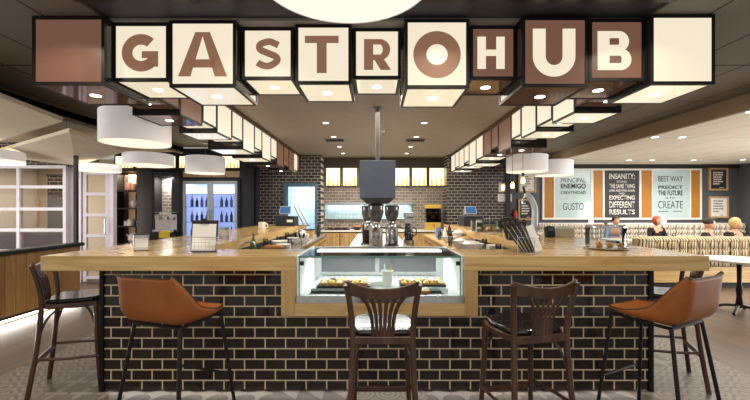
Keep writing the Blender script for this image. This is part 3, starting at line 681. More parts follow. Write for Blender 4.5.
# coffee grinders on the island
def grinder(x, y, s, bodym, label, rz=0):
    t = thing('coffee_grinder', label, 'coffee grinder', (x, y, .9), rz, group='coffee grinders on the island'); t.scale = (s*1.2, s*1.2, s)
    obj('base', bx(-.09, .09, -.13, .11, 0, .03), blackm, t, bevel=.008)
    bm = BM(); lathe(bm, [(.075, .03), (.08, .06), (.08, .30), (.06, .34)], c=(0, .03, 0), seg=20); obj('body', bm, bodym, t, smooth=True)
    bm = BM(); lathe(bm, [(.05, .24), (.055, .3), (.055, .36), (.04, .38)], c=(0, -.07, 0), seg=18); obj('dosing_chamber', bm, chrome, t, smooth=True)
    bm = BM(); lathe(bm, [(.04, .34), (.055, .38), (.09, .50), (.09, .60)], c=(0, .02, 0), seg=20); obj('hopper', bm, mat('smoked_hopper', (84, 82, 86), .1, coat=.6), t, smooth=True)
    bm = BM(); lathe(bm, [(.092, .60), (.092, .62), (.05, .635)], c=(0, .02, 0), seg=20); obj('hopper_lid', bm, blackm, t, smooth=True)
    obj('fork', boxes((-.035, -.02, -.13, -.05, .17, .19), (.02, .035, -.13, -.05, .17, .19)), chrome, t)
    obj('lever', tb([(.05, -.07, .3), (.11, -.1, .3), (.13, -.12, .29)], .008), blackm, t)
    obj('portafilter_tray', bx(-.07, .07, -.2, -.1, .0, .02), steel, t)
grinder(X(376, 5.15), 5.1, .98, mat('steel_grey_body', (168, 160, 160), .3, .6), 'tall steel coffee grinder with dark hopper, front left of the pair')
grinder(X(392, 5.3), 5.35, .96, mat('silver_body', (170, 172, 178), .25, .8), 'black and chrome coffee grinder standing to the right and behind')
grinder(X(368, 5.6), 5.7, .95, blackm, 'all black coffee grinder at the left rear of the group')
t = thing('espresso_machine', 'chrome and glass coffee brewer right of the grinders on the island', 'coffee machine', (X(408, 5.3), 5.2, .9))
obj('body', bx(-.08, .07, -.1, .16, .0, .12), chrome, t, bevel=.01)
obj('upright', bx(-.05, .05, .08, .15, .12, .42), chrome, t, bevel=.008)
obj('brew_head', bx(-.07, .07, -.1, .15, .42, .5), steel, t, bevel=.02)
bm = BM(); lathe(bm, [(.05, .12), (.065, .17), (.06, .24), (.03, .30), (.035, .34)], c=(0, -.03, 0), seg=18); obj('glass_jug', bm, glass('jug_glass', (200, 205, 210), .4), t, smooth=True)
obj('jug_handle', tb([(.055, -.03, .3), (.1, -.03, .27), (.1, -.03, .19), (.062, -.03, .17)], .008, smooth=4), blackm, t)
for x0, x1, y, nm in ((-.27, -.02, 4.65, 'left'), (.05, .36, 4.65, 'right')):
    t = thing('rubber_mat', 'black rubber drip mat on the white island, %s one' % nm, 'mat', ((x0+x1)/2, y, .9), group='black drip mats')
    obj('mat_sheet', bx(-(x1-x0)/2, (x1-x0)/2, -.1, .1, 0, .012), blackm, t)
    bm = BM()
    for k in range(6): lathe(bm, [(.016, .012), (.02, .022), (.014, .022), (.01, .013)], c=(-(x1-x0)/2+.03+k*(x1-x0-.06)/5, 0, 0), seg=10)
    obj('mat_studs', bm, blackm, t)

# ---------------------------------------------------------------- small tableware
def bottle(x, y, z, h, r, m, label, capm=None, grp=None):
    t = thing('bottle', label, 'bottle', (x, y, z), group=grp)
    bm = BM(); lathe(bm, [(r*.9, 0), (r, .01), (r, h*.58), (r*.4, h*.75), (r*.36, h*.93)], seg=14); obj('bottle_body', bm, m, t, smooth=True)
    bm = BM(); cyl(bm, 0, 0, h*.93, h, r*.42, seg=12); obj('bottle_cap', bm, capm or black, t)
def bowl(x, y, z, r, h, m, label, grp=None, fill=None):
    t = thing('bowl', label, 'bowl', (x, y, z), group=grp)
    bm = BM(); lathe(bm, [(r*.45, 0), (r*.8, h*.4), (r, h), (r*.94, h), (r*.74, h*.42), (r*.4, h*.12), (0, h*.1)], seg=24, cap=False); obj('bowl_shell', bm, m, t, smooth=True)
    if fill:
        bm = BM(); lathe(bm, [(r*.9, h*.85), (r*.6, h*1.15), (0, h*1.3)], seg=16, cap=False); obj('filling', bm, fill, t, smooth=True)
def glassware(x, y, z, h, r, label, grp, m=None, name='drinking_glass'):
    t = thing(name, label, 'glass', (x, y, z), group=grp)
    bm = BM(); lathe(bm, [(0, .0), (r*.8, 0), (r, h), (r*.93, h), (r*.74, .012), (0, .012)], seg=16, cap=False); obj('glass_body', bm, m or glass('drink_glass', (222, 228, 232), .45), t, smooth=True)
def mug(x, y, z, h, r, label, m=white, rz=0, grp=None):
    t = thing('mug', label, 'mug', (x, y, z), rz, group=grp)
    bm = BM(); lathe(bm, [(0, 0), (r*.92, 0), (r, .01), (r, h), (r*.9, h), (r*.88, .012), (0, .012)], seg=22, cap=False); obj('mug_body', bm, m, t, smooth=True)
    obj('mug_handle', tb([(r, 0, h*.8), (r*1.6, 0, h*.7), (r*1.6, 0, h*.3), (r, 0, h*.2)], r*.14, smooth=4), m, t, smooth=True)
green = mat('green_bottle_glass', (46, 96, 46), .1, coat=.5)
bottle(X(366, 6.4), 6.4, .9, .3, .035, green, 'green bottle standing on the white island left of the grinders', mat('red_cap', (170, 40, 36), .4))
bowl(X(357, 9.6), 9.62, .9, .13, .09, mat('dark_stone_bowl', (52, 46, 44), .4), 'dark bowl of oranges and fruit on the back counter left of the island', fill=mat('orange_skin', ()))
t = thing('hob', 'black cooking hob with pans at the left of the back counter', 'hob', (X(337, 9.6), 9.75, .9))
obj('hob_plate', bx(-.32, .32, -.2, .2, 0, .02), blackm, t)
for k in range(3):
    bm = BM(); lathe(bm, [(.07, .02), (.085, .06), (.08, .06), (.065, .025)], c=(-.2+k*.2, 0, 0), seg=16); obj('pan', bm, mat('copper_pan', (120, 80, 60), .3, .6), t, smooth=True)

def napkin_dispenser(x, y, z, rz, label, s=1):
    t = thing('napkin_dispenser', label, 'napkin dispenser', (x, y, z), rz, group='chrome napkin dispensers'); t.scale = (s, s, s)
    obj('housing', boxes((-.055, .055, -.07, .07, .008, .012), (-.055, -.05, -.07, .07, .012, .135), (.05, .055, -.07, .07, .012, .135), (-.05, .05, -.07, .07, .13, .135)), chrome, t, bevel=.002)
    obj('napkin_pad', bx(-.047, .047, -.064, .066, .014, .126), white, t)
    for a_, b_ in ((.012, .03), (.11, .13)): obj('face_plate', bx(-.05, .05, -.074, -.068, a_, b_), chrome, t)
    bm = BM()
    for sx in (-1, 1):
        for sy in (-1, 1): cyl(bm, sx*.045, sy*.06, 0, .008, .007, seg=8)
    obj('rubber_feet', bm, blackm, t)
napkin_dispenser(X(140, 3.08), 3.1, top, .55, 'chrome napkin dispenser on the left front counter')
napkin_dispenser(X(229, 4.6), 4.45, top, .3, 'chrome napkin dispenser on the left bar arm behind the clipboard', .95)
mug(X(261, 6.3), 6.35, top, .12, .06, 'white mug on the left bar arm')

wire = mat('galvanised_wire', (176, 178, 182), .3, .9)
def menu_holder(x, y, rz, label, n=1, tilt=-.16):
    t = thing('menu_holder', label, 'menu holder', (x, y, top), rz)
    w_ = .115
    bm = BM()
    for k in range(9):
        xx = -w_+k*2*w_/8; tube(bm, [(xx, -.05, .004), (xx, -.05, .115)], .0016, seg=5)
    for k in range(5): tube(bm, [(-w_, -.05, .004+k*.027), (w_, -.05, .004+k*.027)], .0016, seg=5)
    obj('wire_front', bm, wire, t)
    obj('wire_rim', tb([(-w_-.015, -.05, .125), (w_+.015, -.05, .125), (w_+.015, .07, .125), (-w_-.015, .07, .125)], .0035, closed=True, seg=6), wire, t)
    bm = BM()
    for sx in (-1, 1):
        tube(bm, [(sx*w_, -.05, .115), (sx*w_, -.05, .004), (sx*w_, .07, .004), (sx*w_, .07, .125)], .003, seg=6)
    tube(bm, [(-w_, 0, .004), (w_, 0, .004)], .003, seg=6); obj('wire_sides', bm, wire, t)
    return t
def clipboard(x, y, z, rz, label, tilt=.12, w_=.105, h=.25, paper=True):
    t = thing('clipboard', label, 'clipboard', (x, y, z), rz, group='menu clipboards'); t.rotation_euler = (-tilt, 0, rz)
    obj('board', bx(-w_, w_, 0, .01, 0, h), mat('black_leather_board', (38, 34, 34), .4), t, bevel=.003)
    if paper: obj('sheet', bx(-w_+.012, w_-.012, -.004, -.001, .01, h-.03), mat('white_paper', (236, 236, 232), .7), t)
    obj('clip', boxes((-.035, .035, -.012, .0, h-.03, h-.012), (-.015, .015, -.014, .0, h-.012, h+.012)), blackm, t)
menu_holder(X(206, 2.95), 2.93, 0, 'wire mesh menu holder on the counter left of the display case')
clipboard(X(206, 2.95), 2.905, top+.009, 0, 'black clipboard with white menu sheet in the left wire holder')
# right holder: seen edge on, clipboards leaning
menu_holder(X(527, 2.95)+.005, 2.96, 1.2, 'wire menu holder full of clipboards on the right front counter')
for k in range(5):
    t = thing('clipboard', 'dark menu clipboard leaning in the right wire holder, %s' % ('leftmost of the five', 'second from the left', 'middle one', 'fourth from the left', 'rightmost with the pale sheet'), 'clipboard') if False else None
    nm = ('leftmost of the five', 'second of the five from the left', 'middle one of the five', 'fourth of the five from the left', 'rightmost, showing its pale sheet')[k]
    t = thing('clipboard', 'menu clipboard leaning left in the right wire holder, ' + nm, 'clipboard', (X(520, 2.95)+k*.026, 2.90, top+.012), 0, group='menu clipboards')
    t.rotation_euler = (0, -math.radians(34-k*3.5), -.3)
    obj('board', bx(-.006, .006, -.02, .17, 0, .25), mat('black_leather_board', ()), t, bevel=.002)
    obj('sheet', bx(.007, .009, -.01, .16, .01, .22), mat('white_paper', ()), t)
    obj('clip', boxes((-.012, .014, .03, .11, .225, .262)), blackm, t)
    if k == 4: obj('front_sheet', bx(-.004, .05, -.026, -.022, .0, .21), mat('white_paper', ()), t)
# second holder behind
menu_holder(X(519, 3.9), 3.95, 1.1, 'wire menu holder further back on the right bar arm')
for k in range(3):
    t = thing('clipboard', 'menu clipboard in the rear wire holder, %s' % ('left one', 'middle one', 'right one')[k], 'clipboard', (X(516, 3.95)+k*.03, 3.9, top+.009), 0, group='menu clipboards')
    t.rotation_euler = (0, -math.radians(20), .35)
    obj('board', bx(-.006, .006, -.02, .17, 0, .25), mat('black_leather_board', ()), t, bevel=.002)
    obj('sheet', bx(.007, .009, -.01, .16, .01, .22), mat('white_paper', ()), t)
    obj('clip', boxes((-.012, .014, .03, .11, .225, .262)), blackm, t)

# cake covers
def cake_cover(x, y, r, h, label, rect=False):
    t = thing('cake_cover', label, 'cake cover', (x, y, top))
    if not rect:
        bm = BM(); lathe(bm, [(r*.5, 0), (r*1.12, .008), (r*1.15, .016), (r*1.05, .014), (0, .012)], seg=40); obj('tray', bm, steel, t, smooth=True)
        bm = BM(); lathe(bm, [(r, .016), (r, h), (r*.96, h+.012), (0, h+.014)], seg=40, cap=False); obj('glass_dome', bm, glass('dome_glass', (236, 240, 240), .22), t, smooth=True)
        bm = BM(); lathe(bm, [(r+.003, h-.006), (r+.003, h+.004), (r-.004, h+.004), (r-.004, h-.006), (r+.003, h-.006)], seg=40, cap=False); obj('dome_rim', bm, steel, t, smooth=True)
        bm = BM(); lathe(bm, [(.012, h+.014), (.018, h+.03), (0, h+.04)], seg=12); obj('knob', bm, chrome, t, smooth=True)
    else:
        obj('tray', bx(-r, r, -r*.7, r*.7, 0, .012), steel, t)
        obj('glass_dome', boxes((-r, r, -r*.7, -r*.7+.004, .012, h), (-r, r, r*.7-.004, r*.7, .012, h), (-r, -r+.004, -r*.66, r*.66, .012, h), (r-.004, r, -r*.66, r*.66, .012, h), (-r, r, -r*.7, r*.7, h, h+.004)), glass('dome_glass', (236, 240, 240), .22), t)
        obj('corner_edges', boxes(*[(sx*r-.006, sx*r+.006, sy*r*.7-.006, sy*r*.7+.006, .012, h) for sx in (-1, 1) for sy in (-1, 1)]), white, t)
        obj('dome_handle', tb([(-.04, 0, h+.004), (-.03, 0, h+.04), (.03, 0, h+.04), (.04, 0, h+.004)], .005), chrome, t)
    return t
cake_cover(X(607, 3.2), 3.22, .155, .195, 'round clear cake cover on a metal tray at the right end of the bar')
for k in range(5):
    pastry('muffin', X(607, 3.2)-.09+k*.045, 3.2+(.04 if k % 2 else -.04), top+.018, .026, pc, pc, 'brown muffin under the round cake cover, %s from the left' % ('first', 'second', 'third', 'fourth', 'fifth')[k], 'muffins under the round cover')
cake_cover(X(487, 5.6), 5.6, .2, .17, 'rectangular clear cake cover halfway along the right bar arm', True)
for k in range(5):
    pastry('muffin', X(487, 5.6)-.14+k*.07, 5.58+(.04 if k % 2 else -.04), top+.014, .04, pc, ch if k % 2 else cr_, 'iced muffin under the rectangular cover, %s from the left' % ('first', 'second', 'third', 'fourth', 'fifth')[k], 'muffins under the rectangular cover')

# beer tap column
t = thing('beer_tap', 'curved pale silver beer tap column on the right bar arm', 'beer tap', (X(533, 4.6), 4.6, top))
obj('column', tb([(.0, 0, .01), (.02, 0, .18), (.02, 0, .36), (-.04, 0, .50), (-.10, 0, .52)], .042, seg=18, r2=.03, smooth=6), mat('frosted_silver', (196, 204, 214), .45, .2), t, smooth=True)
bm = BM(); cyl(bm, 0, 0, 0, .02, .08); obj('base_plate', bm, chrome, t)
obj('spout', tb([(-.10, -.0, .5), (-.13, -.0, .47), (-.13, -.0, .42)], .012), chrome, t)
obj('tap_handle', tb([(-.10, 0, .54), (-.12, 0, .62)], .014), blackm, t)
t = thing('card_terminal', 'small black card terminal beside the beer tap on the right arm', 'card terminal', (X(548, 4.6), 4.55, top))
obj('casing', bx(-.05, .05, -.05, .04, 0, .13, M=Matrix.Rotation(-.2, 4, 'X')), blackm, t, bevel=.008)
obj('screen', bx(-.035, .035, -.056, -.052, .07, .11, M=Matrix.Rotation(-.2, 4, 'X')), mat('grey_screen', (90, 100, 104), .2), t)

# tills
def till(x, y, z, rz, label, big):
    t = thing('till', label, 'till', (x, y, z), rz, group='point of sale tills')
    obj('cash_box', bx(-.2, .2, -.15, .15, 0, .2 if big else .16), mat('black_blue_plastic', (34, 38, 48), .4), t, bevel=.01)
    obj('stand', tb([(-.12, 0, .16), (-.16, -.04, .32)], .03, flat=.4), steel, t)
    M = Matrix.Translation((-.13, -.06, .34)) @ Matrix.Rotation(.6, 4, 'Y')
    obj('monitor', bx(-.12, .12, -.012, .012, -.02, .15, M=Matrix.Translation((-.02, -.06, .26)) @ Matrix.Rotation(-.35, 4, 'X')), mat('pale_casing', (176, 184, 190), .4), t, bevel=.004)
    obj('screen', bx(-.105, .105, -.016, -.0125, -.005, .135, M=Matrix.Translation((-.02, -.06, .26)) @ Matrix.Rotation(-.35, 4, 'X')), mat('blue_screen', (50, 90, 140), .2, emit=(60, 110, 165), es=.35), t)
    obj('receipt_slot', bx(.05, .17, -.156, -.15, .08, .13), white, t)
till(X(472, 7.4), 7.5, top, .15, 'black till with small blue screen at the far end of the right bar arm', True)
till(X(287, 7.6), 7.6, top, -.1, 'black and blue till at the far end of the left bar arm', True)
t = thing('folding_stand', 'pale leaning metal stand bars beside the left till', 'stand', (X(303, 7.8), 7.7, top))
obj('stand_bar', tb([(-.16, 0, .42), (.05, 0, .0)], .018), steel, t); obj('stand_bar', tb([(-.09, .05, .42), (.12, .05, .0)], .018), steel, t)
obj('stand_foot', bx(-.1, .15, -.05, .09, 0, .012), blackm, t)

# clutter on inner worktops
def crate(x, y, z, label):
    t = thing('bread_basket', label, 'basket', (x, y, z))
    bm = BM(); lathe(bm, [(.1, 0), (.15, .07), (.14, .07), (.09, .01), (0, .01)], seg=20, cap=False); obj('basket_shell', bm, mat('brown_wicker', (92, 66, 44), .7), t, smooth=True)
    bm = BM()
    for k in range(3): bmesh.ops.create_icosphere(bm, subdivisions=2, radius=.06, matrix=Matrix.Translation((-.06+k*.06, 0, .07)) @ Matrix.Diagonal((1.2, .8, .6, 1)))
    obj('bread_roll', bm, mat('bread_crust', (176, 120, 66), .7), t, smooth=True)
crate(-1.25, 4.55, .9, 'brown basket of bread rolls on the left inner counter')
bowl(-1.3, 5.2, .9, .15, .1, white, 'white bowl on the left inner counter behind the bread basket')
bowl(-1.25, 5.75, .9, .11, .1, mat('clear_bowl', (210, 214, 214), .15), 'pale clear bowl on the left inner counter, beyond the white bowl')
bowl(-1.22, 4.05, .9, .13, .09, steel, 'steel bowl on the left inner counter nearest the menu holder')
for k, (x, y, h) in enumerate([(-1.45, 4.9, .15), (-1.42, 5.45, .14), (-1.45, 6.1, .16), (-1.35, 6.4, .13), (-1.2, 6.3, .15), (-1.4, 6.9, .16), (-1.15, 5.0, .15)]):
    glassware(x, y, .9, h, .035, 'empty drinking glass on the left inner counter, %s from the front' % ORD[k], 'glasses on the left inner counter')
t = thing('goblet', 'stemmed glass goblet standing on the left inner counter', 'goblet', (-1.1, 5.55, .9))
bm = BM(); lathe(bm, [(.04, 0), (.008, .015), (.008, .08), (.045, .13), (.05, .19)], seg=18); obj('goblet_body', bm, glass('drink_glass'), t, smooth=True)
t = thing('espresso_cup_box', 'small wooden box with black lids by the far left inner counter end', 'box', (-1.35, 7.45, .9))
obj('box_body', bx(-.12, .12, -.1, .1, 0, .12), oakZ, t); obj('box_lid', bx(-.125, .125, -.105, .105, .12, .14), blackm, t)
t = thing('sink_tap', 'curved chrome swan neck tap behind the left front counter', 'tap', (X(249, 3.9), 3.85, .9))
obj('tap_neck', tb([(-.1, 0, 0), (-.1, 0, .1), (-.07, 0, .16), (0, 0, .2), (.06, 0, .2), (.08, 0, .17)], .01, smooth=5), chrome, t, smooth=True)
bm = BM(); cyl(bm, -.1, 0, 0, .02, .025); obj('tap_base', bm, chrome, t)
# right inner counter
cupw = mat('stacked_cup_white', (230, 226, 218), .3)
bowl(1.2, 4.6, .9, .15, .12, mat('frosted_plastic', (206, 210, 214), .3), 'frosted plastic tub on the right inner counter', fill=white)
bowl(1.3, 5.25, .9, .13, .13, mat('clear_bowl', ()), 'clear bowl of sachets on the right inner counter', fill=mat('brown_sachets', (170, 130, 80), .6))
bowl(1.2, 6.0, .9, .12, .1, mat('frosted_plastic', ()), 'frosted bowl far along the right inner counter')
for k in range(9):
    x = 1.12+.045*(k % 2)+k*.035; y = 3.75+(k % 3)*.1
    t = thing('cup_stack', 'white espresso cup with black rim on the right inner counter, %s from left' % ORD[k].replace('nearest', 'first'), 'cup', (x, y, .9), group='cups on the right inner counter')
    bm = BM(); lathe(bm, [(.025, 0), (.033, .055), (.029, .055), (.02, .006)], seg=14); obj('cup_body', bm, cupw, t, smooth=True)
    bm = BM(); lathe(bm, [(.03, .055), (.035, .06), (.03, .068)], seg=14); obj('cup_rim', bm, blackm, t)
for k, (x, y) in enumerate([(1.4, 4.2), (1.45, 4.9), (1.1, 5.4), (1.4, 5.8), (1.15, 6.6), (1.38, 6.7)]):
    glassware(x, y, .9, .15, .035, 'empty drinking glass on the right inner counter, %s from the front' % ORD[k], 'glasses on the right inner counter')
t = thing('blue_jug', 'small blue tinted jug on the right inner counter below the till', 'jug', (1.2, 7.0, .9))
bm = BM(); lathe(bm, [(.05, 0), (.06, .1), (.045, .18), (.05, .2)], seg=16); obj('jug_body', bm, mat('blue_glass', (110, 140, 190), .1), t, smooth=True)
obj('jug_handle', tb([(.055, 0, .16), (.1, 0, .13), (.06, 0, .05)], .008), mat('blue_glass', ()), t)
t = thing('towel', 'crumpled white cloth on the right inner counter behind the cups', 'cloth', (1.26, 4.18, .9))
bm = BM(); bmesh.ops.create_icosphere(bm, subdivisions=3, radius=.13, matrix=Matrix.Diagonal((1.1, .8, .45, 1)))
for v in bm.verts:
    v.co *= 1+.16*math.sin(v.co.x*60)*math.cos(v.co.y*47); v.co.z = max(v.co.z, -.0)
obj('cloth_folds', bm, white, t, smooth=True)
# items on right arm: plate stack and small boxes
for k, (px, y) in enumerate([(543, 5.6), (549, 5.2)]):
    t = thing('serving_board', 'small tray of cutlery on the right bar arm, %s one' % ('further', 'nearer')[k], 'tray', (X(px, y), y, top), group='cutlery trays')
    obj('board', bx(-.13, .13, -.08, .08, 0, .015), white, t); obj('cutlery', tb([(-.08, -.02, .02), (.08, .02, .02)], .008), steel, t)
t = thing('sugar_caddy', 'pale box caddy on the right bar arm behind the cake cover', 'caddy', (X(562, 4.7), 4.7, top))
obj('caddy_box', bx(-.13, .13, -.06, .06, 0, .1), mat('pale_caddy', (196, 186, 160), .5), t, bevel=.004); obj('sachets', boxes(*[(-.11+k*.055, -.07+k*.055, -.045, .045, .1, .13) for k in range(4)]), white, t)

def plates(x, y, z, r_, n, label):
    t = thing('plate_stack', label, 'plates', (x, y, z))
    for k in range(n):
        bm = BM(); lathe(bm, [(r_*.55, 0), (r_, .014), (r_*.97, .017), (r_*.5, .005), (0, .005)], c=(0, 0, k*.014), seg=24); obj('plate', bm, white, t, smooth=True)
plates(-1.2, 4.85, .9, .1, 6, 'stack of white plates on the left inner counter beside the bread basket')
plates(1.43, 4.42, .9, .1, 8, 'stack of white plates on the right inner counter against the bar arm')
plates(-1.3, 6.65, .9, .11, 7, 'further stack of white plates at the far end of the left inner counter')
clearm = mat('clear_bowl', ())
for x, y, r_, h, lab in ((-1.18, 6.0, .09, .14, 'small pale tub on the left inner counter beyond the goblet'), (-1.42, 7.1, .1, .12, 'pale tub near the far till on the left inner counter'), (1.15, 5.0, .11, .12, 'shallow pale tub in the middle of the right inner counter'), (1.42, 6.3, .11, .15, 'tall pale tub far along the right inner counter'), (1.3, 7.5, .1, .12, 'pale tub at the far end of the right inner counter')):
    bowl(x, y, .9, r_, h, clearm, lab, fill=white)
bottle(-1.43, 4.35, .9, .26, .035, green, 'green bottle on the left inner counter behind the clipboard')
bottle(-1.12, 7.3, .9, .28, .035, mat('dark_glass_bottle', (50, 44, 54), .15), 'dark bottle at the far end of the left inner counter')
bottle(1.2, 6.35, .9, .25, .035, white, 'white squeeze bottle on the right inner counter', black)
bottle(1.45, 7.2, .9, .28, .035, mat('dark_glass_bottle', (50, 44, 54), .15), 'dark bottle by the till on the right inner counter')

# ---------------------------------------------------------------- stools
leather = mat('tan_leather', (142, 82, 38), .5, spec=.3, noise=.22, nscale=5, bump=.15)
piping = mat('dark_piping', (36, 24, 18), .5)
def leather_stool(loc, rz, label):
    t = thing('leather_bar_stool', label, 'bar stool', loc, rz, group='tan leather bucket bar stools')
    prof = smoothpath([(0, .215, .80), (0, .185, .79), (0, .08, .777), (0, -.06, .772), (0, -.17, .78), (0, -.224, .845), (0, -.24, .95), (0, -.25, 1.05)], 4)
    edge_ = smoothpath([(.17, .205, .803), (.195, .175, .802), (.228, .10, .81), (.238, .02, .828), (.238, -.07, .866), (.234, -.14, .945), (.212, -.19, 1.015), (.198, -.238, 1.066)], 4)
    n = len(prof); NU = 28
    bm = BM(); grid = []
    for p, e in zip(prof, edge_):
        row = []
        for k in range(NU+1):
            u = -1+2*k/NU; f = max(0, (abs(u)-.42)/.58)**1.7
            row.append(bm.verts.new((e.x*math.copysign(math.sin(min(1, abs(u)*1.12)*PI/2), u), p.y+(e.y-p.y)*f, p.z+(e.z-p.z)*f)))
        grid.append(row)
    for i in range(n-1):
        for k in range(NU): bm.faces.new((grid[i][k], grid[i][k+1], grid[i+1][k+1], grid[i+1][k]))
    rim = [grid[i][0].co.copy() for i in range(n)]+[grid[n-1][k].co.copy() for k in range(1, NU)]+[grid[i][NU].co.copy() for i in range(n-1, -1, -1)]+[grid[0][k].co.copy() for k in range(NU-1, 0, -1)]
    sh = obj('seat_shell', bm, leather, t, smooth=True, solid=.012)
    obj('piping', tb(rim, .0065, seg=8, closed=True), piping, sh, smooth=True)
    zs = .75
    obj('seat_frame', tb([(-.17, .19, zs+.01), (.17, .19, zs+.01), (.175, 0, zs), (.175, -.15, zs), (-.175, -.15, zs), (-.175, 0, zs)], .011, closed=True, seg=8), black, t, smooth=True)
    tops = {(-1, 1): (-.17, .19, zs+.01), (1, 1): (.17, .19, zs+.01), (-1, -1): (-.175, -.15, zs), (1, -1): (.175, -.15, zs)}
    for (sx, sy), p in tops.items():
        obj('leg', tb([p, (sx*.255, sy*.255, .0)], .0115, seg=10), black, t, smooth=True)
    obj('foot_rail', tb([(-.235, .237, .33), (.235, .237, .33)], .009, seg=8), black, t, smooth=True)
    obj('bracket', boxes((-.12, -.09, -.15, .02, zs, zs+.014), (.09, .12, -.15, .02, zs, zs+.014), (-.09, .09, -.08, -.05, zs, zs+.014)), black, t)
    return t
leather_stool((-1.255, 2.35, 0), -.3, 'tan leather bucket bar stool at the left, turned to the right')
leather_stool((1.81, 2.36, 0), .46, 'tan leather bucket bar stool at the right, turned to the left')

seatpad = mat('black_seat_leather', (22, 20, 20), .22, coat=.4)
def wood_chair():
    t = thing('wooden_bar_chair', 'dark wooden bar chair', 'bar chair', (0, 0, 0), 0, group='dark wooden slat-back bar chairs')
    sz = .715
    pts = [(.0, .21), (.1, .205), (.18, .16), (.205, .05), (.19, -.08), (.165, -.17), (.0, -.185)]
    out = pts+[(-x, y) for x, y in pts[::-1][1:-1]]
    def prism(z0, z1, s):
        bm = BM(); P = [Vector((x*s, y*s, 0)) for x, y in out]; a = [bm.verts.new((p.x, p.y, z0)) for p in P]; b = [bm.verts.new((p.x, p.y, z1)) for p in P]; n = len(P)
        bm.faces.new(a[::-1]); bm.faces.new(b)
        for i in range(n): bm.faces.new((a[i], a[(i+1) % n], b[(i+1) % n], b[i]))
        return bm
    obj('seat_frame', prism(sz-.045, sz-.005, 1.0), darkwood, t, bevel=.008)
    obj('seat_pad', prism(sz-.004, sz+.026, .95), seatpad, t, bevel=.012, smooth=True)
    for s in (-1, 1):
        obj('front_leg', tb([(s*.165, .165, sz-.01), (s*.175, .175, .4), (s*.19, .20, 0)], .02, r2=.015, smooth=4), darkwood, t, smooth=True)
        obj('back_leg', tb([(s*.215, -.25, 0), (s*.185, -.205, .35), (s*.172, -.178, .68), (s*.182, -.19, .85), (s*.205, -.225, 1.02)], .0175, smooth=5), darkwood, t, smooth=True)
        obj('side_stretcher', tb([(s*.19, .19, .27), (s*.21, -.03, .285), (s*.192, -.215, .30)], .011, smooth=3), darkwood, t, smooth=True)
        obj('bent_brace', tb([(s*.178, .178, .46), (s*.14, .12, .62), (s*.05, .05, .662), (s*-.0, .02, .668)], .009, smooth=5), darkwood, t, smooth=True)
        obj('bent_brace', tb([(s*.178, -.19, .48), (s*.15, -.13, .62), (s*.06, -.05, .662), (0, -.02, .668)], .009, smooth=5), darkwood, t, smooth=True)
    obj('foot_rest', bx(-.185, .185, .18, .2, .215, .25), darkwood, t, bevel=.004)
    obj('rear_stretcher', bx(-.185, .185, -.215, -.198, .26, .3), darkwood, t, bevel=.004)
    # crest rail: curved plank
    bm = BM(); N_ = 16; rows = []
    for k in range(N_+1):
        u = -1+2*k/N_; x = u*.205; y = -.25+.045*u*u+.0; ztop = 1.004+.036*u*u; zbot = .94+.02*u*u
        rows.append([bm.verts.new((x, y-.011, zbot)), bm.verts.new((x, y-.011-.012, ztop)), bm.verts.new((x, y+.011-.012, ztop)), bm.verts.new((x, y+.011, zbot))])
    for A, B in zip(rows, rows[1:]):
        for i in range(4): bm.faces.new((A[i], A[(i+1) % 4], B[(i+1) % 4], B[i]))
    bm.faces.new(rows[0]); bm.faces.new(rows[-1][::-1])
    obj('crest_rail', bm, darkwood, t, smooth=True, bevel=.004)
    obj('lower_rail', bx(-.165, .165, -.196, -.178, .67, .715), darkwood, t, bevel=.004)
    for k in range(6):
        u = -1+2*k/5
        obj('back_slat', tb([(u*.058, -.188, .69), (u*.06, -.2, .80), (u*.085, -.225, .90), (u*.125, -.247, .96)], .011, smooth=4, flat=.45, seg=8), darkwood, t, smooth=True)
    return t
wc = wood_chair()
wc.location = (.045, 2.31, 0); wc['label'] = 'dark wooden slat-back bar chair in front of the pastry display case'
dup(wc, (.93, 2.33, 0), .2, 'dark wooden slat-back bar chair just right of the display case')
dup(wc, (-2.47, 3.07, 0), -1.15, 'dark wooden bar chair tucked under the left end of the counter')
dup(wc, (2.48, 3.2, 0), 1.15, 'dark wooden bar chair at the right end of the bar, behind the leather stool')
dup(wc, (2.52, 4.15, 0), 1.4, 'dark wooden bar chair further back along the right side of the bar')

# ---------------------------------------------------------------- left back: shelves, coffee niche, fridge
CY = 8.45
t = thing('shelf_unit', 'tall black open shelf unit left of the coffee niche', 'shelf unit', (0, 0, 0))
sx0, sx1 = X(113, CY), X(137, CY)
obj('side_panel', bx(sx0, sx0+.05, CY, 9.0, 0, 2.3), blackm, t); obj('back_panel', bx(sx0+.05, sx1, 8.75, 8.8, 0, 2.3), mat('warm_dark_back', (84, 68, 56), .6), t)
obj('wood_strip', bx(X(129, 8.73), X(135.5, 8.73), 8.72, 8.749, .2, 2.28), mat('lit_oak_strip', (236, 200, 156), .5), t)
for z in (.66, 1.06, 1.47, 1.88): obj('shelf', bx(sx0+.05, sx1, CY, 8.72, z-.03, z), blackm, t)
obj('top_panel', bx(sx0, sx1, CY, 9.0, 2.3, 2.33), blackm, t)
area('shelf_glow', ((sx0+sx1)/2, 8.6, 2.25), .4, 14, (1, .85, .65))
obj('column_panel', bx(sx1, X(152, CY), CY, 9.0, 0, 2.33), mat('black_column', (22, 20, 22), .35), t)
cz1 = mat('copper_tin', (196, 150, 130), .35, .3)
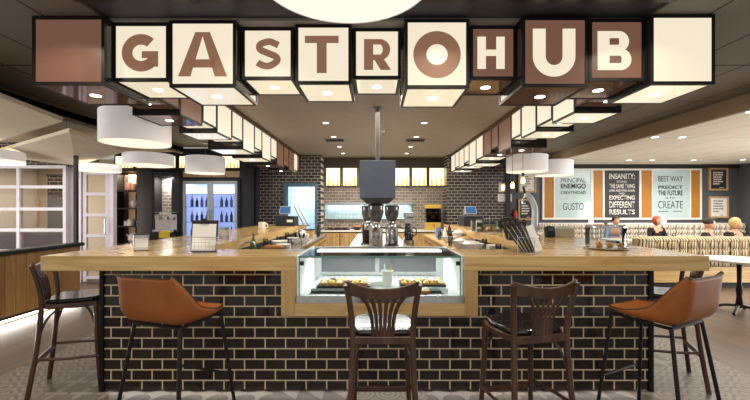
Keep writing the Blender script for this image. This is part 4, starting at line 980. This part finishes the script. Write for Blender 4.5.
for px, z, r, h, m_, nm, lab in ((124.5, 1.88, .07, .19, cz1, 'tin', 'tall pink copper tin on the top shelf, left one'), (129.5, 1.88, .05, .17, cz1, 'tin', 'pink copper tin on the top shelf, right one'), (122, 1.06, .05, .11, white, 'jar', 'small white jar on the third shelf, left one'), (126.5, 1.06, .07, .15, white, 'jar', 'white jar on the third shelf, beside the small one'), (134, 1.06, .05, .12, glass('drink_glass'), 'jar', 'glass jar at the right of the third shelf'), (134.5, 1.88, .05, .14, glass('drink_glass'), 'jar', 'glass jar at the right of the top shelf')):
    tt = thing(nm, lab, nm, (X(px, CY), 8.6, z))
    bm = BM(); lathe(bm, [(r, 0), (r, h*.85), (r*.9, h*.88)], seg=18); obj(nm + '_body', bm, m_, tt, smooth=True)
    bm = BM(); lathe(bm, [(r*.95, h*.88), (r*.95, h*.97), (r*.2, h)], seg=18); obj('lid', bm, m_, tt, smooth=True)
tt = thing('teapot', 'clear glass teapot on the second shelf of the black unit', 'teapot', (X(131, CY), 8.6, 1.47))
bm = BM(); lathe(bm, [(.06, 0), (.1, .06), (.09, .14), (.05, .18), (.02, .2), (.02, .23)], seg=20); obj('pot_body', bm, mat('milky_glass', (206, 196, 196), .15), tt, smooth=True)
obj('spout', tb([(-.08, 0, .08), (-.14, 0, .15)], .012), mat('milky_glass', ()), tt); obj('handle', tb([(.08, 0, .15), (.14, 0, .12), (.09, 0, .06)], .008), steel, tt)
tt = thing('teapot', 'white china teapot on the lowest visible shelf of the black unit', 'teapot', (X(130, CY), 8.6, .66))
bm = BM(); lathe(bm, [(.08, 0), (.13, .08), (.11, .18), (.05, .22), (.02, .25)], seg=20); obj('pot_body', bm, white, tt, smooth=True)
obj('spout', tb([(-.1, 0, .1), (-.18, 0, .2)], .015), white, tt)
# coffee niche
t = thing('coffee_niche', 'black framed niche with grey brick back holding the espresso machine', 'cabinet', (0, 0, 0))
nx0, nx1 = X(152.5, CY), X(181, CY)
nz = Z(176, CY)
obj('niche_frame', boxes((nx0, nx0+.05, CY, 8.78, 0, 2.3), (nx1-.03, nx1, CY, 8.78, 0, 2.3), (nx0+.05, nx1-.03, CY, 8.78, nz, 2.3), (nx0+.05, nx1-.03, CY-.2, 8.78, 0, .9)), blackm, t)
obj('brick_back', bx(nx0+.05, nx1-.03, 8.74, 8.78, .9, nz), brick('grey_glazed_brick_niche', (120, 114, 108), (146, 138, 130), (200, 195, 188), .16, .075, (0, 2), .005, .1), t)
area('niche_light', ((nx0+nx1)/2, 8.58, nz-.03), .28, 20, (1, .93, .85))
nc = (nx0+nx1)/2
t = thing('espresso_machine', 'wide black and chrome espresso machine inside the brick backed niche', 'espresso machine', (nc, 8.52, .9))
obj('body', bx(-.25, .25, -.1, .2, .03, .42), steel, t, bevel=.01)
obj('group_head', boxes((-.2, -.1, -.2, -.1, .3, .38), (-.02, .08, -.2, -.1, .3, .38), (.13, .22, -.2, -.1, .3, .38)), chrome, t, bevel=.01)
obj('drip_tray', bx(-.24, .24, -.22, -.1, .03, .08), chrome, t); obj('cup_rail', tb([(-.24, -.1, .47), (.24, -.1, .47), (.24, .18, .47), (-.24, .18, .47)], .007, closed=True), chrome, t)
obj('control_strip', bx(-.25, .25, -.106, -.1, .39, .42), chrome, t)
obj('feet', boxes((-.22, -.18, -.08, -.04, 0, .03), (.18, .22, -.08, -.04, 0, .03), (-.22, -.18, .12, .16, 0, .03), (.18, .22, .12, .16, 0, .03)), black, t)
for k in range(6):
    mug(nc-.2+k*.08, 8.55, .9+.42, .06, .03, 'upturned white cup on the espresso machine, %s from the left' % ('first', 'second', 'third', 'fourth', 'fifth', 'sixth')[k], grp='cups on the espresso machine')
tt = thing('cloth', 'folded yellow cloth in front of the espresso machine', 'cloth', (nc+.06, 8.262, .9))
obj('cloth_fold', bx(-.12, .12, -.02, .03, -.1, .03), mat('yellow_cloth', (226, 206, 60), .8), tt, bevel=.008); obj('cloth_layer', bx(-.1, .13, -.015, .035, .031, .05), mat('yellow_cloth', ()), tt, bevel=.008)

# fridge
t = thing('drinks_fridge', 'tall two door glass drinks fridge with pale blue light', 'fridge', (0, 0, 0))
fx0, fx1 = X(184, CY), X(238, CY); fy = 8.4; ft = Z(181, fy); fb = .12
iw = mat('fridge_interior', (226, 228, 240), .3, emit=(214, 218, 246), es=.75)  # liner glows by itself, the cabinet's inner light put into its colour
obj('cabinet', boxes((fx0-.06, fx0, fy, 9.15, 0, ft+.06), (fx1, fx1+.06, fy, 9.15, 0, ft+.06), (fx0, fx1, fy, 9.15, ft, ft+.06), (fx0, fx1, fy, 9.15, 0, fb)), mat('black_fridge_case', (26, 28, 36), .35), t)
obj('liner', boxes((fx0, fx1, 9.1, 9.14, fb, ft), (fx0, fx0+.02, fy+.06, 9.1, fb, ft), (fx1-.02, fx1, fy+.06, 9.1, fb, ft)), iw, t)
for z in (.45, .8, 1.15, 1.5, 1.8): obj('fridge_shelf', bx(fx0+.02, fx1-.02, fy+.12, 9.08, z-.012, z), mat('wire_shelf', (200, 208, 226), .3), t)
fm = (fx0+fx1)/2
for a_, b_ in ((fx0, fm-.005), (fm+.005, fx1)):
    dd = obj('fridge_door', boxes((a_, a_+.06, fy, fy+.04, fb, ft), (b_-.06, b_, fy, fy+.04, fb, ft), (a_+.06, b_-.06, fy, fy+.04, ft-.07, ft), (a_+.06, b_-.06, fy, fy+.04, fb, fb+.07)), mat('silver_door_frame', (176, 186, 198), .35, .3), t)
    obj('door_glass', bx(a_+.06, b_-.06, fy+.015, fy+.022, fb+.07, ft-.07), glass('fridge_glass', (220, 230, 245), .25), dd)
    hx = fm-.045 if a_ == fx0 else fm+.045
    obj('door_handle', tb([(hx, fy-.002, 1.0), (hx, fy-.04, 1.02), (hx, fy-.04, 1.4), (hx, fy-.002, 1.42)], .01), steel, dd)
area('fridge_glow', (fm, 8.7, ft-.02), 1.0, 22, (.86, .9, 1), sy=.2)
bc = [mat('purple_bottle', (112, 100, 150), .3), mat('dark_bottle', (70, 64, 80), .3), mat('blue_bottle', (130, 142, 180), .3)]
cnt = 0
sn = {.8: 'lowest visible', 1.15: 'middle', 1.5: 'upper', 1.8: 'top'}
for z in (.8, 1.15, 1.5, 1.8):
    for k in range(10):
        xx = fx0+.1+k*(fx1-fx0-.2)/9
        if abs(xx-fm) < .06: continue
        if z == 1.8: continue
        m_ = bc[(k*7+int(z*10)) % 3]
        bottle(xx, 8.62, z, .22 if k % 2 else .25, .032, m_, '%s drinks bottle, %s from the left on the %s fridge shelf' % ({'purple_bottle': 'purple', 'dark_bottle': 'dark', 'blue_bottle': 'blue'}[m_.name], ('first', 'second', 'third', 'fourth', 'fifth', 'sixth', 'seventh', 'eighth', 'ninth', 'tenth')[k], sn[z]), white, 'bottles in the drinks fridge')
struct('trim_7', boxes((X(240, CY), -3.0, CY, 9.6, 0, cz), (fx0-.3, fx0-.061, CY+.02, 9.15, 0, 2.3)), mat('dark_blue_pillar', (44, 48, 58), .5))
# header with oak cupboards and glowing bottle boxes above
struct('trim_8', boxes((sx0, X(240, CY), 8.52, 9.2, 2.68, 2.84), (sx0, fx0-.06, 8.5, 9.2, 2.3301, 2.36)), blackm)
t = thing('overhead_cupboards', 'row of small pale oak cupboard fronts above the drinks fridge', 'cupboard', (0, 0, 0))
z0, z1 = ft+.07, Z(170.5, CY)
obj('carcass', bx(fx0-.06, fx1+.06, CY+.03, 9.15, z0, z1), blackm, t)
for k in range(4):
    a_ = fx0-.04+k*(fx1-fx0+.08)/4; obj('cupboard_door', bx(a_+.01, a_+(fx1-fx0+.08)/4-.01, CY+.01, CY+.029, z0+.02, z1-.01), mat('pale_oak_front', (196, 168, 128), .5), t)
n = 6; xa, xb = sx0, X(241, CY)
for k in range(n):
    a_ = xa+k*(xb-xa)/n; menu_box(a_+.02, a_+(xb-xa)/n-.02, 8.52, 2.365 if True else 0, 2.675, 'glowing yellow bottle light box above the fridge wall, %s from the left' % ('first', 'second', 'third', 'fourth', 'fifth', 'last')[k], 'bottle light boxes over the fridge wall', 5)

# lounge seen through the window: table, frame
t = thing('framed_picture', 'small cream picture seen through the gridded window at left', 'picture', (X(12, 9.9), 10.38, 0))
obj('frame', boxes((-.3, .3, -.03, 0, 1.0, 1.05), (-.3, .3, -.03, 0, 1.65, 1.7), (-.3, -.25, -.03, 0, 1.05, 1.65), (.25, .3, -.03, 0, 1.05, 1.65)), oakZ, t); obj('print', bx(-.25, .25, -.015, -.001, 1.05, 1.65), mat('cream_print', (230, 214, 176), .6), t)
t = thing('brick_pier', 'dark brick pier seen through the gridded window', 'pier', (-8.0, 9.6, 0))
obj('pier_body', bx(-.5, .8, 0, .2, 0, 2.3), tileL, t); obj('pier_cap', bx(-.52, .82, -.02, .22, 2.3, 2.35), blackm, t)
t = thing('lounge_sofa', 'dark purple brown sofa seen low through the left window', 'sofa', (-7.6, 8.3, 0))
sf = mat('plum_sofa', (70, 54, 58), .7)
obj('sofa_base', bx(-1.2, 1.2, -.4, .4, .1, .45), sf, t, bevel=.04); obj('sofa_back', bx(-1.2, 1.2, -.4, -.15, .46, .95), sf, t, bevel=.06)
obj('sofa_arm', bx(-1.4, -1.2, -.4, .4, .1, .7), sf, t, bevel=.04); obj('sofa_arm', bx(1.2, 1.4, -.4, .4, .1, .7), sf, t, bevel=.04)

# ---------------------------------------------------------------- right: mural, posters, banquettes
MY = 10.05
def mx_(p): return X(p, MY)
def mz_(p): return Z(p, MY)
ch_w = mat('white_lettering', (232, 230, 222), .5); ch_b = mat('charcoal_lettering', (50, 58, 66), .5)
t = thing('mural_frame', 'long white framed wall mural with four orange stripes', 'wall mural', (0, 0, 0))
obj('frame', boxes((mx_(542.5), mx_(702), MY, 10.1, mz_(170.3), mz_(168.6)), (mx_(542.5), mx_(702), MY, 10.1, mz_(219.6), mz_(217.8)), *[(mx_(a), mx_(b), MY, 10.1, mz_(217.8), mz_(170.3)) for a, b in ((542.5, 544.4), (553.8, 554.8), (591.2, 593.4), (602.8, 604.6), (639.5, 641.4), (652, 652.8), (690, 691.2), (700.4, 702))]), mat('mural_white', (236, 234, 230), .4), t)
org = mat('orange_mural_paint', (176, 118, 40), .5)
for a, b in ((544.4, 553.8), (593.4, 602.8), (641.4, 652), (691.2, 700.4)): obj('orange_stripe', bx(mx_(a), mx_(b), MY+.02, 10.098, mz_(217.8), mz_(170.3)), org, t)
def poster(name, a, b, m_, lines, tm, label):
    t = thing(name, label, 'poster', (0, 0, 0))
    obj('panel', bx(mx_(a), mx_(b), MY+.012, MY+.03, mz_(217.8), mz_(170.3)), m_, t)
    for s, xa, xb, ya, yb, bo in lines: text('lettering', s, tm, mx_(xa), mx_(xb), mz_(yb), mz_(ya), MY+.008, t, bold=bo)
    return t
pb = mat('pale_blue_glass_poster', (190, 212, 216), .12, coat=.5)
poster('glass_poster', 554.8, 591.2, pb, [('PRINCIPAL', 561, 586, 178, 182.5, .0), ('ENEMIGO', 561, 586, 183.5, 188.5, .02), ('CREATIVIDAD', 561, 586, 191, 194, .01), ('GUSTO', 563, 584, 203, 210, .0)], ch_b, 'pale blue glass poster headed PRINCIPAL ENEMIGO, left in the mural')
poster('black_poster', 604.6, 639.5, mat('chalkboard_black', (44, 46, 52), .5), [('INSANITY:', 609.5, 635, 173.5, 179, .02), ('DOING', 617, 627, 180.5, 182.5, .0), ('THE SAME THING', 609.5, 635, 183.8, 188.2, .01), ('OVER AND OVER AGAIN', 609.5, 635, 189.5, 191.7, .01), ('AND', 619, 625, 192.6, 194.4, .0), ('EXPECTING', 609.5, 635, 195.5, 199.8, .02), ('DIFFERENT', 609.5, 635, 201.5, 207.8, .01), ('RESULTS', 609.5, 635, 209.5, 214.5, .02)], ch_w, 'black poster with white words INSANITY and DIFFERENT RESULTS in the mural')
p3 = poster('glass_poster', 652.8, 690, pb, [('BEST WAY', 658.5, 683, 176, 181.5, .0), ('PREDICT', 658.5, 683, 185.5, 189, .02), ('THE FUTURE', 658.5, 683, 190.5, 195.5, .02), ('IS TO', 666, 675, 197, 199, .0), ('CREATE', 658.5, 683, 201, 208.5, -.005)], ch_b, 'pale blue glass poster reading PREDICT THE FUTURE, right in the mural')
obj('underline', boxes((mx_(659), mx_(668.5), MY+.006, MY+.01, mz_(211.6), mz_(211)), (mx_(673), mx_(682.5), MY+.006, MY+.01, mz_(211.6), mz_(211))), ch_b, p3)
def frame_pic(px0, px1, py0, py1, Yp, paper, lines, tm, label, fw=.045):
    a, b, c, d_ = X(px0, Yp), X(px1, Yp), Z(py1, Yp), Z(py0, Yp)
    t = thing('framed_poster', label, 'framed poster', ((a+b)/2, Yp, c), group='small framed posters on the dark wall'); w2 = (b-a)/2; h = d_-c
    obj('frame', boxes((-w2, w2, -.03, .02, 0, fw), (-w2, w2, -.03, .02, h-fw, h), (-w2, -w2+fw, -.03, .02, fw, h-fw), (w2-fw, w2, -.03, .02, fw, h-fw)), mat('light_oak_frame', (186, 154, 110), .5), t)
    obj('paper', bx(-w2+fw, w2-fw, -.01, .02, fw, h-fw), paper, t)
    n = len(lines); bm = BM()
    for i, wfr in enumerate(lines):      # lines of small print, too small to read in the photo, broken into word-long marks
        zt = h*.82-i*h*.60/n; x = -w2*.55; k = 0
        while x < -w2*.55+w2*1.1*wfr-.01:
            l = w2*(.24, .14, .32, .18)[(i+k) % 4]; xe = min(x+l, -w2*.55+w2*1.1*wfr); box(bm, x, xe, -.0135, -.0105, zt-h*.30/n, zt); x = xe+w2*.05; k += 1
    box(bm, w2*.1, w2*.55, -.0135, -.0105, h*.12, h*.14)
    obj('printed_lines', bm, tm, t)
pw = mat('poster_white', (232, 230, 226), .5); pk = mat('poster_black', (40, 38, 38), .5)
frame_pic(708.5, 727.5, 168, 190.5, 10.08, pk, [.9, 1, .85, .8, 1, .6], ch_w, 'oak framed black poster with white text, upper one right of the mural')
frame_pic(708.5, 728, 196.5, 218, 10.08, pw, [.9, .85, 1, .95, .5], mat('grey_lettering', (120, 120, 124), .5), 'oak framed white poster, lower one right of the mural')
frame_pic(518, 536, 172.5, 192.5, 10.08, pw, [.6, .9, .7, .8, .5], mat('grey_lettering', ()), 'oak framed white sheet on the dark wall above the beer tap')
frame_pic(518, 533, 199, 220, 10.08, pk, [.5, .8, 1, .9, .7], ch_w, 'oak framed chalkboard on the dark wall behind the beer tap')
# white notices on right tile wall
for k, (a, b, c, d_) in enumerate(((499, 507, 183, 192), (498, 505.5, 194, 201.5), (506.2, 512, 194, 201.5))):
    t = thing('paper_notice', 'white paper notice on the right brick wall, %s' % ('top one', 'lower left one', 'lower right one')[k], 'notice', (X(a, 9.58), 9.597, Z(d_, 9.58)), group='white notices on the brick wall')
    w2, h = X(b, 9.58)-X(a, 9.58), Z(c, 9.58)-Z(d_, 9.58)
    obj('sheet', bx(0, w2, -.004, 0, 0, h), pw, t); obj('printed_lines', boxes(*[(w2*.15, w2*.8, -.0055, -.004, h*(.2+.2*q), h*(.24+.2*q)) for q in range(4)]), mat('grey_lettering', ()), t)
t = thing('fire_extinguisher', 'red fire extinguisher on the dark pillar beside the chalkboard', 'fire extinguisher', (X(515.5, 9.9), 9.95, 1.05))
bm = BM(); lathe(bm, [(.06, 0), (.07, .02), (.07, .3), (.03, .37)], seg=18); obj('cylinder', bm, mat('extinguisher_red', (176, 34, 34), .3), t, smooth=True)
obj('nozzle', tb([(0, 0, .36), (0, 0, .42), (-.06, -.03, .4), (-.07, -.03, .2)], .012), blackm, t)
obj('wall_hook', bx(-.03, .03, .06, .15, .1, .3), steel, t)
# filament bulbs
fil = mat('filament_glow', (255, 230, 170), .3, emit=(255, 222, 160), es=10)
for k, (px, py, Y) in enumerate(((503, 187, 7.0), (512.5, 185, 6.6), (523, 180, 6.2))):
    t = thing('filament_bulb', 'bare glowing filament bulb hanging over the right bar arm, %s from the left' % ('first', 'second', 'third')[k], 'bulb', (X(px, Y), Y, Z(py, Y)), group='hanging filament bulbs')
    bm = BM(); lathe(bm, [(0, -.07), (.03, -.06), (.045, -.02), (.03, .03), (.018, .06)], seg=16, cap=False); obj('bulb_glass', bm, glass('bulb_glass', (255, 244, 220), .3), t, smooth=True)
    bm = BM(); lathe(bm, [(0, -.055), (.03, -.04), (.03, .015), (0, .035)], seg=12, cap=False); obj('filament', bm, fil, t, smooth=True)
    bm = BM(); cyl(bm, 0, 0, .06, .12, .02, seg=12); obj('socket', bm, black, t)
    x_ = X(px, Y); zc = (2.33 if 1.96 < x_ < 2.4 else cz)
    bm = BM(); cyl(bm, 0, 0, .12, cz-Z(py, Y)-.0, .004, seg=6); obj('cord', bm, black, t)

# banquettes
def stripes(name, cols, scale, wob):
    if name in MATS: return MATS[name]
    m = bpy.data.materials.new(name); m.use_nodes = True; nt = m.node_tree; b = nt.nodes['Principled BSDF']; N = nt.nodes.new; L = nt.links.new
    tc = N('ShaderNodeTexCoord'); sp = N('ShaderNodeSeparateXYZ'); L(tc.outputs['Object'], sp.inputs[0])
    sn_ = N('ShaderNodeMath'); sn_.operation = 'SINE'; ml = N('ShaderNodeMath'); ml.operation = 'MULTIPLY'; ml.inputs[1].default_value = 42; L(sp.outputs[2], ml.inputs[0]); L(ml.outputs[0], sn_.inputs[0])
    w1 = N('ShaderNodeMath'); w1.operation = 'MULTIPLY_ADD'; w1.inputs[1].default_value = wob; L(sn_.outputs[0], w1.inputs[0]); L(sp.outputs[0], w1.inputs[2])
    w0 = N('ShaderNodeMath'); w0.operation = 'ADD'; L(w1.outputs[0], w0.inputs[0])
    w2 = N('ShaderNodeMath'); w2.operation = 'MULTIPLY'; w2.inputs[1].default_value = scale; L(w0.outputs[0], w2.inputs[0])
    fr = N('ShaderNodeMath'); fr.operation = 'FRACT'; L(w2.outputs[0], fr.inputs[0])
    cr = N('ShaderNodeValToRGB'); cr.color_ramp.interpolation = 'CONSTANT'; L(fr.outputs[0], cr.inputs[0])
    els = cr.color_ramp.elements
    while len(els) < len(cols): els.new(.5)
    for i, (p, c_) in enumerate(cols): els[i].position = p; els[i].color = (*lin(c_), 1)
    L(cr.outputs[0], b.inputs['Base Color']); b.inputs['Roughness'].default_value = .85
    MATS[name] = m; return m
def tufted(bm, x0, x1, z0, z1, y, depth, nx, nz_, amp):
    """a padded upright cushion whose -Y face has tufts"""
    K = 6; NX, NZ = nx*K, nz_*K; g = []
    for j in range(NZ+1):
        row = []
        for i in range(NX+1):
            u = i/K; v = j/K; s = abs(math.sin(PI*u))**.5*abs(math.sin(PI*v))**.5
            row.append(bm.verts.new((x0+(x1-x0)*i/NX, y-amp*s, z0+(z1-z0)*j/NZ)))
        g.append(row)
    for j in range(NZ):
        for i in range(NX): bm.faces.new((g[j][i], g[j][i+1], g[j+1][i+1], g[j+1][i]))
    box(bm, x0, x1, y+.001, y+depth, z0, z1)
st1 = stripes('grey_white_stripe_fabric', [(0, (222, 214, 200)), (.4, (120, 112, 110)), (.55, (214, 206, 192)), (.8, (150, 140, 132))], 7, .008)
st2 = stripes('brown_stripe_fabric', [(0, (196, 180, 146)), (.22, (58, 48, 42)), (.36, (178, 158, 120)), (.58, (122, 90, 54)), (.72, (200, 186, 156)), (.86, (70, 62, 58))], 6.5, .007)
t = thing('banquette', 'long tufted pale striped banquette against the wall below the mural', 'banquette', (0, 0, 0))
bm = BM(); tufted(bm, X(540, 9.8), 9.85, .5, 1.04, 9.85, .15, 44, 4, .05); obj('backrest', bm, st1, t, smooth=True)
obj('seat', bx(X(540, 9.8), 9.85, 9.2, 9.84, .30, .48), st1, t, bevel=.03); obj('base', bx(X(540, 9.8), 9.85, 9.3, 9.9, 0, .299), oakX, t)
obj('ledge', bx(X(540, 9.8), 9.88, 9.9, 10.08, 1.045, 1.07), white, t)
t = thing('booth_bench', 'brown striped tufted booth bench with rounded end, back turned to the camera', 'bench', (0, 0, 0))
bm = BM(); tufted(bm, 4.95, 9.8, .40, .87, 6.75, .18, 26, 3, .04); obj('backrest', bm, st2, t, smooth=True)
bm = BM(); tube(bm, [(4.95, 6.84, .87), (9.8, 6.84, .87)], .12, seg=18, flat=.6); obj('top_roll', bm, st2, t, smooth=True)
bm = BM(); lathe(bm, [(.02, .39), (.12, .40), (.14, .8), (.13, .9), (.06, .94), (0, .945)], c=(4.93, 6.86, 0), seg=20); obj('end_roll', bm, st2, t, smooth=True)
obj('base', bx(4.9, 9.8, 6.78, 7.0, .1, .39), oakX, t); obj('plinth', bx(5.0, 9.8, 6.85, 6.97, 0, .099), blackm, t)
obj('seat', bx(4.95, 9.8, 6.94, 7.0, .392, .50), st2, t, bevel=.03)
# small signs on the ledge
for k, px in enumerate((591, 664)):
    t = thing('table_sign', 'small white card on the ledge above the banquette, %s one' % ('left', 'right')[k], 'sign', (X(px, 9.95), 9.95, 1.071), group='white cards on the ledge')
    obj('card', bx(-.07, .07, -.005, .005, 0, .09), white, t); obj('card_foot', bx(-.05, .05, -.02, .02, 0, .006), steel, t)
# tables in dining area
def dining_table(x, y, label, r=.45, z=.745, topm=None, rnd=True):
    t = thing('dining_table', label, 'table', (x, y, 0), group='small dining tables')
    bm = BM()
    if rnd: lathe(bm, [(r-.006, z-.03), (r, z-.02), (r, z-.004), (r-.004, z)], seg=40)
    else: box(bm, -r, r, -r*.8, r*.8, z-.03, z)
    obj('table_top', bm, topm or mat('white_marble_top', (232, 232, 230), .2), t, smooth=rnd)
    bm = BM(); lathe(bm, [(.05, z-.05), (.03, z-.09), (.025, .4), (.04, .3), (.03, .22), (.045, .1), (.03, .06)], seg=16); obj('pedestal', bm, black, t, smooth=True)
    bm = BM()
    for k in range(4):
        a_ = k*PI/2+.6; tube(bm, [(0, 0, .09), (.16*math.cos(a_), .16*math.sin(a_), .07), (.27*math.cos(a_), .27*math.sin(a_), .012)], .02, seg=8, smooth=4)
    obj('cast_feet', bm, black, t, smooth=True); return t
dining_table(5.12, 5.2, 'round white topped pedestal table at the right edge of the picture')
dining_table(6.0, 7.75, 'small white table behind the striped booth between the seated people', .4)
t = thing('low_bench', 'dark low bench seat under the dark suited and blonde people', 'bench', (7.0, 7.75, 0))
obj('bench_seat', bx(-.45, 1.4, -.2, .2, .36, .43), blackm, t, bevel=.01)
for x_ in (-.35, 1.3): obj('bench_leg', bx(x_-.03, x_+.03, -.15, .15, 0, .36), blackm, t)
def beer(x, y, z, label):
    t = thing('drink', label, 'drink', (x, y, z), group='drinks on the booth tables')
    bm = BM(); lathe(bm, [(.03, .004), (.034, .1)], seg=14); obj('liquid', bm, mat('amber_drink', (206, 140, 40), .2), t, smooth=True)
    bm = BM(); lathe(bm, [(.033, 0), (.038, .15)], seg=14, cap=False); obj('glass_body', bm, glass('drink_glass'), t, smooth=True)
beer(6.18, 7.65, .747, 'glass of amber drink on the small table left of the dark suited person')
beer(6.28, 7.78, .747, 'second amber drink on the same table, the right one of the two')

# ---------------------------------------------------------------- people
def skin_mesh(verts, edges, radii, root=0, sub=1):
    me = bpy.data.meshes.new('t'); me.from_pydata(verts, edges, []); o = bpy.data.objects.new('t', me); C.objects.link(o)
    o.modifiers.new('skin', 'SKIN')
    for i, r in enumerate(radii): me.skin_vertices[0].data[i].radius = r if isinstance(r, tuple) else (r, r)
    me.skin_vertices[0].data[root].use_root = True
    s = o.modifiers.new('s', 'SUBSURF'); s.levels = sub
    dg = bpy.context.evaluated_depsgraph_get(); dg.update()
    out = bpy.data.meshes.new_from_object(o.evaluated_get(dg)); bpy.data.objects.remove(o)
    bm = BM(); bm.from_mesh(out); return bm
def person(loc, rz, label, hair, hairm, topm, skinm, head_turn=0, lean=0, raise_hand=False, legm=None):
    t = thing('person', label, 'person', loc, rz); t.scale = (.94, .94, .94)
    # seated, facing -Y locally; seat at .48
    sh = .58+.0
    V = [(0, .02, .56), (0, .0, .70), (0, -.01-lean*.3, .86), (0, -.01-lean*.6, .98), (0, -.015-lean*.7, 1.06), (0, -.02-lean*.8, 1.12)]
    R = [(.15, .11), (.13, .10), (.16, .105), (.13, .08), (.05, .05), (.05, .05)]
    E = [(i, i+1) for i in range(5)]
    def add(pts, rs, a):
        for p, r in zip(pts, rs): V.append(p); R.append((r, r)); E.append((a, len(V)-1)); a = len(V)-1
        return a
    hands = []
    for s in (-1, 1):
        y = -lean*.6
        if raise_hand and s == 1: pts = [(s*.18, y, .99), (s*.24, y-.16, .80), (s*.20, y-.32, .96), (s*.16, y-.36, 1.04)]
        else: pts = [(s*.18, y, .99), (s*.24, y-.06, .76), (s*.14, y-.30, .80), (s*.10, y-.38, .80)]
        add(pts, [.06, .045, .033, .026], 3); hands.append((Vector(pts[-1]), (Vector(pts[-1])-Vector(pts[-2])).normalized(), s))
        add([(s*.10, -.05, .54), (s*.13, -.42, .55), (s*.13, -.44, .10), (s*.13, -.52, .05)], [.085, .062, .045, .035], 0)
    bm = skin_mesh(V, E, R)
    # head: egg with brow, nose, chin and ears, turned on the neck
    hc = Vector((0, -.035-lean*.85, 1.215)); Rm = Matrix.Translation(hc) @ Matrix.Rotation(head_turn, 4, 'Z')
    h = BM(); bmesh.ops.create_uvsphere(h, u_segments=24, v_segments=18, radius=1)
    for v in h.verts:
        x, y, z = v.co
        wx_ = .078*(1-.22*max(0, -z)); y2 = y*.098
        if y < -.7 and abs(x) < .25: y2 -= .016*math.exp(-((z+.12)/.2)**2)*(1-abs(x)/.25)
        if y < -.5: y2 += .006*math.exp(-((z-.12)/.1)**2)
        v.co = Vector((x*wx_, y2, z*.118))
    for s in (-1, 1):
        bmesh.ops.create_icosphere(h, subdivisions=1, radius=.022, matrix=Matrix.Translation((s*.076, .005, -.01)) @ Matrix.Diagonal((.4, .8, 1.3, 1)))
    # fingers
    for p, d_, s in hands:
        side = d_.cross(Vector((0, 0, 1))).normalized()
        bmesh.ops.create_icosphere(bm, subdivisions=2, radius=.04, matrix=Matrix.Translation(p+d_*.03) @ Matrix.Diagonal((.9, 1.1, .5, 1)))
        for q in range(4):
            b0 = p+d_*.055+side*(q-1.5)*.02; l = (.06, .072, .068, .05)[q]
            tube(bm, [b0, b0+d_*l*.5+Vector((0, 0, -.004)), b0+d_*l+Vector((0, 0, -.018))], .009, seg=6, r2=.007)
        b0 = p+d_*.02-side*s*.035; tube(bm, [b0, b0-side*s*.022+d_*.02, b0-side*s*.026+d_*.045], .0105, seg=6, r2=.008)
    h.transform(Rm); tmp = bpy.data.meshes.new('t'); h.to_mesh(tmp); bm.from_mesh(tmp); h.free()
    body = obj('body', bm, skinm, t, smooth=True)
    # face details
    def at(x, y, z): return Rm @ Vector((x, y, z))
    e = BM()
    for s in (-1, 1): bmesh.ops.create_icosphere(e, subdivisions=1, radius=.009, matrix=Matrix.Translation(at(s*.03, -.088, .008)))
    obj('eyes', e, mat('eye_dark', (40, 30, 28), .3), body)
    e = BM(); bmesh.ops.create_icosphere(e, subdivisions=1, radius=.02, matrix=Matrix.Translation(at(0, -.086, -.06)) @ Matrix.Diagonal((1, .3, .25, 1))); obj('mouth', e, mat('lips', (160, 80, 76), .5), body)
    # hair
    e = BM(); bmesh.ops.create_uvsphere(e, u_segments=20, v_segments=14, radius=1)
    for v in e.verts:
        x, y, z = v.co; k = 1+.05*math.sin(x*17+z*13)*math.cos(y*15)
        v.co = Vector((x*.092*k, y*.108*k+.014, z*(.112 if z > 0 else (.05, .15)[hair])*k+.03))
        if y < -.3 and z < .35: v.co.y = max(v.co.y, -.045)
    e.transform(Rm); obj('hair', e, hairm, t, smooth=True)
    # clothing shells
    V2 = V[:5]; V2[4] = (V[4][0], V[4][1], 1.03); R2 = [(.165, .125), (.145, .115), (.175, .12), (.145, .095), (.065, .06)]; E2 = [(i, i+1) for i in range(4)]
    V = list(V2); R = list(R2); E = list(E2)
    for s in (-1, 1):
        y = -lean*.6
        if raise_hand and s == 1: pts = [(s*.18, y, .99), (s*.24, y-.16, .80), (s*.205, y-.30, .94)]
        else: pts = [(s*.18, y, .99), (s*.24, y-.06, .76), (s*.15, y-.27, .80)]
        add(pts, [.072, .058, .044], 3)
    obj('jacket', skin_mesh(V, E, R), topm, t, smooth=True)
    V = [(0, .02, .58)]; R = [(.16, .12)]; E = []
    for s in (-1, 1): add([(s*.10, -.05, .55), (s*.13, -.42, .55), (s*.13, -.44, .12)], [.095, .072, .056], 0)
    obj('trousers', skin_mesh(V, E, R), legm or mat('dark_trousers', (40, 42, 52), .8), t, smooth=True)
    return t
sk = mat('skin', (214, 160, 132), .5, noise=.06)
blk = mat('black_cloth', (30, 28, 32), .8, noise=.2, nscale=20)
person((X(619, 9.1), 9.38, -.0), -.1, 'dark haired person in light blue jacket leaning over a table behind the cake cover', 0, mat('dark_brown_hair', (52, 34, 26), .6), mat('light_blue_cloth', (120, 142, 168), .8, noise=.2), sk, lean=.2)
person((X(662, 9.2), 9.4, -.0), .1, 'red haired person in black sitting on the banquette below the PREDICT poster', 1, mat('red_hair', (164, 74, 36), .6), blk, sk, head_turn=.2)
person((X(709, 7.55), 7.58, .0), .6, 'dark haired person in dark suit sitting behind the striped booth, facing right', 0, mat('dark_hair', (44, 32, 28), .6), mat('charcoal_suit', (42, 42, 48), .8), sk, head_turn=.5)
person((X(735, 7.6), 7.62, .0), .15, 'blonde person in black with one hand raised behind the striped booth', 1, mat('blonde_hair', (214, 178, 116), .6), blk, sk, raise_hand=True, head_turn=.2)
dining_table(X(619, 8.6), 8.65, 'small white table in front of the person in light blue', .35)
